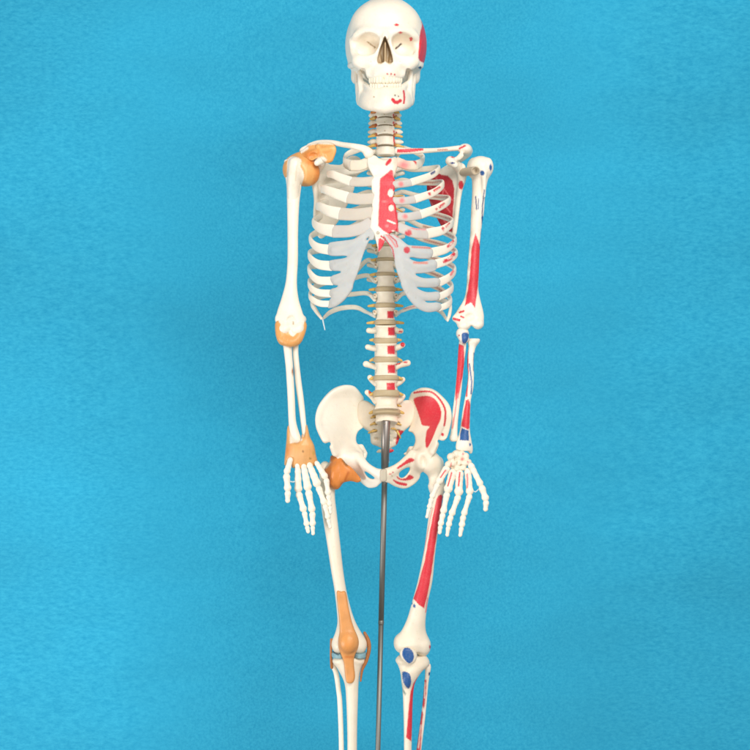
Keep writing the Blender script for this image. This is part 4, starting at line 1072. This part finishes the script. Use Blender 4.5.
def finger(chain_pts, radii, parent, mc_paints=(), foot=1):
    for i in range(len(chain_pts) - 1):
        a, b = chain_pts[i], chain_pts[i + 1]
        va, vb = np.array(a, float), np.array(b, float)
        g = (vb - va) / np.linalg.norm(vb[:2] - va[:2])
        long_bone('metacarpal' if i == 0 else 'phalanx', va + g * 0.15, vb - g * 0.15, radii[i], parent, mc_paints if i == 0 else (), head=1.0 if i < len(chain_pts) - 2 else 0.72, foot=foot if i == 0 else 1)

# left of picture: palm forward, orange wrist capsule
F = Field(0.6)
F.relief([(287, 446), (294, 444), (303, 445), (311, 446), (314, 455), (315, 463), (308, 466), (299, 466), (290, 463), (286.5, 456)], lambda x, y: -8 + 0 * x, 8, 2, rnd=4, smooth=3)
HAND_L = sdf('hand', F, SK, BONE)
F = Field(0.6)
wl = [(288.4, 425), (289.5, 431), (292, 439), (296, 443), (301, 440), (301.8, 434), (304.2, 436.5), (306, 430), (306.8, 424), (308.4, 430), (310, 437), (314, 445), (316, 455), (318, 464.5), (314, 466), (309, 469), (305.6, 467.2), (301, 469), (297, 467), (292.4, 468), (289.5, 459.5), (286.6, 465), (284.4, 464.5), (285, 455), (285.8, 447), (286.6, 438), (287, 430)]
F.relief(wl, lambda x, y: np.interp(y, [424, 445, 470], [-8, -14, -13]) + 0.025 * (x - 301) ** 2, 11, 2, rnd=4.5, smooth=3)
pts = [poly([(289.6, 424), (298.4, 424), (300, 434), (302.4, 440.3), (297, 442), (290, 443.4)], BONE, 0, 0.6), poly([(302, 424), (306.4, 424), (305.4, 432), (303, 437), (301.6, 432)], BONE, 0, 0.6),
       dot(303, 451.5, 0.9, 1.1, lin(120, 84, 40), 0.5), dot(310.3, 458.6, 1, 0.9, lin(160, 120, 60), 0.6), dot(313.5, 453, 1, 1.6, lin(200, 160, 80), 1), dot(288, 451, 2.4, 5, DORANGE, 3), dot(297, 456, 5, 5, lin(230, 176, 120), 4)]
sdf('wrist_ligament', F, HAND_L, lin(226, 167, 104), pts, mat=M_LIG)
dh = -15
finger([(290.8, 458, dh - 2), (286.4, 474, dh - 3), (287.8, 491, dh - 5), (287.6, 502.5, dh - 6)], [3.4, 3.4, 3.1], HAND_L, foot=0.75)
finger([(297.6, 462.5, dh - 1), (298.3, 492.2, dh), (304.2, 511.6, dh - 2), (306.9, 526, dh - 3), (308.4, 533, dh - 4)], [3.8, 3.4, 2.7, 2.1], HAND_L, foot=0.7)
finger([(303, 463, dh - 1), (308.3, 490.4, dh - 1), (312.4, 512, dh - 3), (312.6, 526, dh - 5), (313.2, 535, dh - 6)], [3.9, 3.6, 3.0, 2.2], HAND_L, foot=0.7)
finger([(308.6, 463, dh - 1), (318.2, 486.5, dh - 1), (324.8, 504.6, dh - 4), (328.2, 519, dh - 6), (330.6, 528.4, dh - 7)], [3.8, 3.2, 2.7, 2.0], HAND_L, foot=0.7)
finger([(315.8, 461.6, dh - 1), (326.2, 478.6, dh - 1), (328.4, 495, dh - 3), (329.8, 506, dh - 4), (330.6, 514, dh - 5)], [3.4, 3.0, 2.5, 1.9], HAND_L, foot=0.7)
G = Field(0.4); G.chain([(289.6, 481.4, dh - 3, 0.9), (293, 482, dh - 2, 0.8), (296, 481.2, dh - 1, 0.9)], 0.4)
sdf('joint_wire', G, HAND_L, lin(208, 224, 230), mat=M_CART)

# right of picture
F = Field(0.5)
CARP = [(450.6, 456.8, -14, 3.3, 3.6), (456, 454.2, -12, 3.6, 3.8), (461.5, 454.6, -12, 3.6, 3.8), (466, 456.5, -12, 2.9, 3.6), (448, 464.6, -14, 2.9, 3.4), (453.4, 462.4, -14, 3.2, 3.6), (459, 462.6, -14, 3.4, 4.2), (464.6, 463, -14, 3.0, 3.4), (468.6, 462, -15, 2.8, 2.8), (457.4, 469, -14, 3.6, 2.8), (463, 468, -14, 2.8, 2.6)]
for x, y, d, a, b in CARP: F.ell(P(x, y, d), (a * 1.1, 4.4, b * 1.08), 1.3)
F.relief([(449, 455), (456, 452), (464, 453), (468, 459), (467, 467), (459, 471), (449, 467)], lambda x, y: -11 + 0 * x, 5, 1, rnd=2)
pts = [line([(450.6, 467), (451.2, 463)], 0.5, PINK), dot(462, 459.5, 1.3, 1.1, PINK, 0.8), dot(463, 454, 1, 1, PINK, 0.8), dot(468, 462, 1, 0.9, PINK, .6), dot(455.4, 472.6, 1.2, 1.3, lin(40, 40, 40), 0.5), dot(457, 463, 0.6, 1.4, TAN), dot(461, 465, 1.4, 0.6, TAN), dot(449, 467.3, 0.9, 0.6, TAN), dot(454.5, 458.5, 0.6, 1.5, TAN)]
HAND_R = sdf('hand', F, SK, BONE2, pts)
hb = lambda q: zpoly(425, 440, 10.714, q)
dh = -17
finger([(470, 463.5, dh), (481.4, 486, dh - 2), (486.2, 500.6, dh - 4), (485.4, 511, dh - 4)], [3.0, 3.3, 2.8], HAND_R)
finger([(467.4, 469, dh + 2), (470, 494.4, dh), (463.4, 515.6, dh - 3), (461.6, 527, dh - 4), (460, 536.6, dh - 5)], [3.6, 3.2, 2.8, 2.2], HAND_R, [line(hb([(452, 370), (456, 450), (452, 510)]), 0.9, PINK, 0.6, 0.7)])
finger([(459.4, 470.5, dh + 2), (458.6, 495.4, dh), (451, 515.6, dh - 3), (448.4, 526.5, dh - 4), (447, 536.4, dh - 5)], [4.1, 3.3, 2.8, 2.2], HAND_R, [line(hb([(372, 350), (366, 420), (360, 490)]), 0.8, RED, 0.5, 0.7)])
finger([(453.4, 470, dh + 2), (447.2, 492.4, dh), (443, 513.4, dh - 3), (440.4, 525.6, dh - 4), (439.6, 534, dh - 5)], [4.1, 3.2, 2.7, 2.1], HAND_R, [line(hb([(286, 350), (262, 430), (245, 490)]), 0.7, RED, 0.5, 0.7)])
finger([(447.6, 466.5, dh + 2), (437.8, 483.4, dh), (431.6, 498, dh - 3), (429, 508.4, dh - 4), (426.6, 518, dh - 5)], [3.5, 2.9, 2.3, 1.8], HAND_R, [line(hb([(220, 325), (195, 360), (165, 402)]), 0.7, RED, 0.5, 0.7)])
G = Field(0.4); G.chain([(470.5, 490, dh, 0.7), (475.5, 492, dh, 0.7), (479, 489, dh - 1, 0.7)], 0.4)
sdf('joint_wire', G, HAND_R, lin(208, 224, 230), mat=M_CART)

# ------------------------------------------------------------------ legs
F = Field(0.65)
F.tube([(319, 336, 482, 2), (320, 335, 496, 0), (322.4, 337, 515, -3), (327.2, 340.4, 545, -8), (331, 343.2, 570, -9), (334.4, 346.4, 590, -8), (336.6, 351, 609, -6, 0.95), (337.4, 355.6, 622, -4, 0.8), (335.4, 361, 632, -2, 0.75), (332.4, 366, 640, 0, 0.75), (332.6, 366.4, 646, 0, 0.75), (336, 364, 651, 0, 0.7)])
F.ell(P(339.5, 645, 4), (7.8, 14, 8.6), 3); F.ell(P(359, 645, 4), (7.8, 14, 8.8), 3)
F.chain([(328, 478, 4, 8), (333, 470, 3, 7), (342, 463, 0, 8)], 5); F.ell(P(325, 470, 6), (6, 7, 9), 4); F.ell(P(345, 461, 0), (11, 11, 11), 3)
FEM_L = sdf('femur', F, SK, BONE2)
F = Field(0.65)
F.tube([(429, 444.5, 486, 2), (431, 442.5, 500, 0), (428, 439.8, 520, -4), (424, 435.6, 550, -8), (418, 432.6, 580, -8), (412.6, 428.4, 600, -7), (407.4, 425.8, 618, -5, 0.9), (401.8, 425.8, 630, -2, 0.8), (395.8, 428.4, 638, 0, 0.72), (396, 430, 644, 0, 0.72), (400, 428.6, 650, 0, 0.7)])
F.ell(P(402, 643, 4), (8.4, 14, 10), 3); F.ell(P(422.5, 646, 4), (8, 14, 10.5), 3); F.ell(P(411, 646, -4), (8, 8, 9), 4)
F.ell(P(429, 461.5, -2), (11, 11, 11), 3); F.chain([(431, 464, 0, 9.5), (436, 474, 4, 8.4), (437, 486, 2, 7.6)], 5, smooth=3); F.ell(P(438, 464, 8), (6, 8, 8), 4)
F.ell(P(423.6, 460.5, -13), (2.6, 4.4, 5.6), 4.5, 'sub')
le = lambda q: zpoly(320, 500, 5.77, q)
pts = [poly([(436.6, 499), (438.6, 495.4), (441.4, 494.4), (443, 497), (440.4, 512), (438.8, 522), (434.6, 550), (431.6, 572), (428.6, 590), (424.2, 608.4), (418.5, 604.6), (413.4, 598.6), (417.2, 588), (424.8, 560), (430, 530), (434, 510)], RED, 0, 0.5, 0.6),
       line([(432.6, 508), (428.5, 528), (424.5, 548), (417.5, 576)], 0.5, lin(226, 150, 140), 0.5, 0.9), line([(427.5, 598), (425.8, 612)], 0.6, PINK, 0.6, 0.9),
       dot(414.4, 606, 1.2, 1.9, BLUE), dot(411.8, 603.4, 0.7, 1.2, BLUE, face=0.9), dot(430, 647, 0.9, 1.8, DRED, face=0.9), dot(422, 461, 1.0, 2.4, TAN, 1.2)]
FEM_R = sdf('femur', F, SK, BONE2, pts)

# hip ligament
F = Field(0.65)
hl = [(330.7, 455.8), (335, 455.2), (340, 456), (345, 462.6), (351.6, 467.6), (356.4, 473), (360.6, 479), (360, 481.6), (352, 481), (345.6, 482), (341, 484), (338.4, 488), (335.6, 489.2), (329.4, 486.5), (328.2, 478), (324.2, 470), (329.6, 461.5)]
F.relief(hl, tps([(330, 460, -2), (342, 462, -12), (334, 475, -10), (345, 475, -14), (358, 480, -10), (333, 487, -6), (326, 470, -4)]), 11, 2, rnd=5, smooth=3)
F.chain([(337, 470, -10, 7), (336, 482, -8, 5.6)], 4); F.chain([(340, 464, -13, 3.6), (335, 472, -15, 3), (333, 483, -12, 3)], 3, smooth=3); F.chain([(344, 471, -14, 3.4), (357, 479.5, -12, 2.4)], 3)
pts = [line(zpoly(320, 430, 9.375, [(225, 285), (250, 325)]), 1.4, lin(120, 84, 40), 1.2), line(zpoly(320, 430, 9.375, [(55, 350), (95, 300)]), 1, lin(222, 200, 170), 0.8, 0.8), line(zpoly(320, 430, 9.375, [(265, 400), (235, 470)]), 0.8, lin(180, 92, 32), 1.2)]
sdf('hip_ligament', F, SK, DORANGE, pts, mat=M_LIG)

# left knee
kl = lambda q: zpoly(320, 620, 10.714, q)
F = Field(0.65)
F.tube([(335, 362.6, 656.5, 0, 0.75), (333.2, 364.6, 659.5, 0, 0.72), (333.6, 363.6, 663, 0, 0.72), (338.4, 360.6, 670, -1, 0.85), (344.4, 358.6, 683, -2, 1), (346.2, 358, 700, -2, 1.05), (347.2, 357.2, 730, -1, 1.05), (347.4, 357, 760, 0, 1), (347, 357, 800, 3), (345, 359, 850, 6), (343, 362, 885, 8), (344, 361, 893, 8)])
F.ell(P(340.5, 660.5, 3), (8, 12, 4), 2); F.ell(P(357.5, 660.5, 3), (8, 12, 4), 2)
sdf('tibia', F, SK, BONE2)
F = Field(0.6)
F.tube([(330.6, 335, 662, 6), (331, 336.4, 667, 6), (333.6, 339, 674, 6), (336, 341, 690, 6), (337.4, 342.6, 705, 6), (338.8, 344, 750, 6), (338, 344, 800, 8), (336, 344, 870, 9), (335.5, 344.5, 892, 9)])
sdf('fibula', F, SK, BONE)
for x, a in ((340, 8.4), (359.5, 7)):
    F = Field(0.55); F.ecyl(P(x, 654.3, 1), a, 13, 2.4, 0, 0, 1); sdf('meniscus', F, SK, lin(150, 188, 198), [line([(333, 651.5), (338, 654.5)], 0.8, lin(60, 84, 100), 0.7)] if x < 350 else [], mat=M_CART)
F = Field(0.6)
tend = [(336.6, 592), (341, 591.4), (345.8, 592), (348.4, 606), (352, 622), (356.4, 634), (358.8, 642.5), (357.6, 649), (354.4, 657), (354, 665), (355.2, 676), (353.4, 682), (349.8, 683.4), (346.4, 682), (345, 675), (344, 664), (342, 657), (338.6, 648), (338.4, 640), (339.6, 630), (338.8, 616)]
F.relief(tend, tps([(341, 592, -13), (344, 612, -15), (348, 632, -16), (348.5, 643, -17), (348.5, 657, -13), (350, 670, -11), (350, 683, -12), (338, 643, -12), (358.5, 643, -12)]), 5.5, 2, rnd=2.6, smooth=3)
F.ell(P(348.6, 642.5, -17), (9, 7, 10), 4)
pts = [dot(347, 643, 5.5, 6.5, lin(228, 152, 82), 4), line([(346, 657), (352, 657)], 0.8, lin(198, 112, 48), 1.4)]
sdf('patellar_ligament', F, SK, lin(222, 154, 90), pts, mat=M_LIG)
for pts_ in ([(331.4, 639.5, 0, 1.4), (331, 650, 0, 1.3), (331.2, 660, 2, 1.4), (331.8, 667.5, 4, 1.6)],
             [(364.6, 633, 0, 1.6), (368.4, 641, -1, 2.0), (369, 650, -2, 2.0), (366.2, 661, -3, 1.8), (362.2, 670, -4, 1.4), (360.6, 681, -5, 1.0)]):
    F = Field(0.5); F.chain(pts_, 1, smooth=4); sdf('collateral_ligament', F, SK, BROWN, mat=M_LIG)

# right knee
F = Field(0.65)
F.tube([(398.4, 426, 655.5, 0, 0.75), (396.8, 428.6, 660, 0, 0.72), (398, 428, 665, 0, 0.75), (400.2, 421.5, 672, -2, 0.9), (401.4, 415.4, 682, -3, 1), (402.6, 413.4, 692, -3, 1.05), (403.2, 412.6, 705, -3, 1.1), (403.8, 412, 730, -2, 1.1), (404, 411.6, 760, 0, 1), (404, 412, 800, 3), (401, 415, 850, 6), (399, 418, 885, 8), (400, 417, 893, 8)])
F.ell(P(404, 660, 3), (8.6, 12, 4.6), 2); F.ell(P(420.5, 662.5, 3), (8.8, 12, 6), 2.5); F.ell(P(407, 679, -10), (5, 4.4, 8), 4)
kr = lambda q: zpoly(380, 620, 10.714, q); kk = lambda q: zpoly(310, 580, 4.412, q)
pts = [poly(kr([(240, 560), (285, 556), (318, 580), (334, 640), (328, 700), (305, 736), (270, 705), (245, 650)]), BLUE, 3, 0.5, 0.6),
       poly(kk([(486, 422), (472, 432), (456, 455), (444, 490), (436, 560), (424, 695), (447, 712), (452, 640), (462, 540), (472, 480), (492, 435)]), RED, 0, 0.5, 0.9),
       poly(kk([(404, 455), (410, 480), (424, 500), (420, 510), (408, 490)]), lin(120, 140, 130), 0, 0.8, 0.9)]
sdf('tibia', F, SK, BONE2, pts)
F = Field(0.6)
F.tube([(424.6, 430.6, 663.5, 4), (424.8, 431, 668, 4), (425, 430, 674, 5), (424, 428.4, 684, 7), (422.8, 427, 700, 7), (420.4, 425, 720, 7), (416.4, 421.4, 750, 8), (413, 418.5, 780, 9), (411, 418, 830, 9), (412, 420, 892, 9)])
pts = [poly(kk([(500, 440), (514, 440), (513, 500), (506, 555), (500, 590), (494, 640), (488, 760), (466, 760), (472, 690), (486, 610), (495, 540)]), lin(208, 82, 88), 0, 0.6, 0.8), line(kk([(506, 450), (505, 520)]), 0.5, BONE, 0.5), line(kk([(492, 560), (504, 585)]), 1.3, BONE, 0.7), line(kk([(488, 640), (478, 740)]), 0.5, BONE, 0.6),
       dot(428.3, 664.6, 1, 1.6, DRED, face=0.9), dot(429.3, 673.8, 1, 1.6, DBLUE, face=0.9)]
sdf('fibula', F, SK, BONE, pts)
F = Field(0.6)
F.relief(kr([(215, 330), (250, 295), (310, 292), (370, 320), (398, 370), (385, 430), (340, 470), (290, 465), (235, 420), (212, 370)]), lambda x, y: -14.5 + 0.02 * (x - 408) ** 2, 8, 2, rnd=4, smooth=4)
pts = [poly(kr([(240, 330), (268, 298), (312, 302), (348, 335), (364, 385), (352, 435), (316, 466), (275, 438), (240, 385)]), BLUE, 4, 0.5, 0.6)]
sdf('patella', F, SK, BONE2, pts)

# ==================================================================== STAND
ST = empty('support_stand', P(378, 900, 8), label='thin grey steel rod running up behind the pelvis that holds the skeleton', cat='stand')
def lathe(name, a, b, prof, parent, mat, seg=28):
    """prof rows (t along a->b, radius) in working units"""
    A, B = P(*a), P(*b); u = (B - A); L = np.linalg.norm(u); u /= L
    e1 = np.cross(u, [0, 1, 0]); e1 /= np.linalg.norm(e1); e2 = np.cross(u, e1)
    ang = np.linspace(0, 2 * np.pi, seg, endpoint=False)
    V = np.array([A + u * L * t + (e1[None] * np.cos(ang)[:, None] + e2[None] * np.sin(ang)[:, None]) * r for t, r in prof]).reshape(-1, 3)
    n = len(prof); i = np.arange(n - 1)[:, None]; j = np.arange(seg)[None]; jn = (j + 1) % seg
    Q = np.stack([i * seg + j, i * seg + jn, (i + 1) * seg + jn, (i + 1) * seg + j], -1).reshape(-1, 4)
    N = vnormals(V, Q); m = (n // 2) * seg
    if (N[m:m + seg] * (V[m:m + seg] - V[m:m + seg].mean(0))).sum() < 0: Q = Q[:, ::-1]
    return make_obj(name, V, Q, parent, mat, lin(150, 146, 140))
RD = 8
lathe('rod', (385.2, 452, RD), (381.1, 622, RD), [(0, 0.01), (0, 2.95), (0.5, 2.85), (1, 2.75), (1, 0.01)], ST, M_ROD)
lathe('rod', (381.1, 622, RD), (374, 905, RD), [(0, 0.01), (0, 2.6), (0.5, 2.55), (1, 2.5), (1, 0.01)], ST, M_ROD)
lathe('joint_collar', (381.15, 620, RD), (381.05, 624.6, RD), [(0, 0.01), (0, 2.7), (0.25, 2.95), (0.75, 2.95), (1, 2.7), (1, 0.01)], ST, M_ROD)
sl = lathe('mounting_sleeve', (386, 420, RD - 6), (384.7, 469, RD), [(0, 0.01), (0, 3.6), (0.02, 4.3), (0.4, 4.3), (0.97, 3.9), (1, 3.3), (1, 0.01)], ST, M_CHROME)
G = Field(0.4); G.chain([(386, 420, 3, 1.8), (386, 417.6, 4, 1.6), (386, 415, 7, 1.4)], 0.5); V, Q = G.mesh(); make_obj('hook', V, Q, sl, M_SCREW, lin(120, 110, 100))
G = Field(0.4); G.ell(P(384.6, 423.6, RD - 9.8), (1.0, 0.7, 1.0), 0.3); V, Q = G.mesh(); make_obj('set_screw', V, Q, sl, M_SCREW, lin(120, 110, 100))

# ==================================================================== CAMERA + LIGHT
cam = bpy.data.cameras.new('camera'); co = bpy.data.objects.new('camera', cam); col.objects.link(co)
cam.sensor_width = 36; cam.lens = 36 * D / 750; cam.clip_end = 100; cam.clip_start = 0.05
co.location = (0, -D * U, 0); co.rotation_euler = (math.radians(90), 0, 0)
scene.camera = co

def area(name, loc, target, size, power, colr):
    L = bpy.data.lights.new(name, 'AREA'); L.shape = 'RECTANGLE'; L.size = size[0]; L.size_y = size[1]; L.energy = power; L.color = colr
    o = bpy.data.objects.new(name, L); col.objects.link(o); o.location = loc
    from mathutils import Vector
    o.rotation_euler = (Vector(target) - Vector(loc)).to_track_quat('-Z', 'Y').to_euler()
    return o
area('key_light', (0.8, -2.7, 1.5), (0.0, 0.1, 0.16), (1.7, 1.3), 86, (1.0, 0.985, 0.955))  # large soft main lamp, high in front on the right
area('added_front_fill', (0.35, -3.3, -0.1), (0.0, 0.0, 0.1), (1.6, 1.6), 20, (1.0, 0.985, 0.955))  # fill lamp added to lift the neck out of the jaw's shadow
area('added_backdrop_fill', (-2.4, -1.2, -1.1), (-0.95, 0.78, -0.75), (0.9, 0.9), 48, (0.98, 0.99, 1.0))  # fill lamp added only to brighten the lower left of the backdrop
w = bpy.data.worlds.new('World'); scene.world = w; w.use_nodes = True
w.node_tree.nodes['Background'].inputs[0].default_value = (1.0, 0.975, 0.94, 1); w.node_tree.nodes['Background'].inputs[1].default_value = 0.36
scene.view_settings.view_transform = 'Standard'; scene.view_settings.look = 'None'; scene.view_settings.exposure = 0
scene.render.resolution_x = 1024; scene.render.resolution_y = 1024
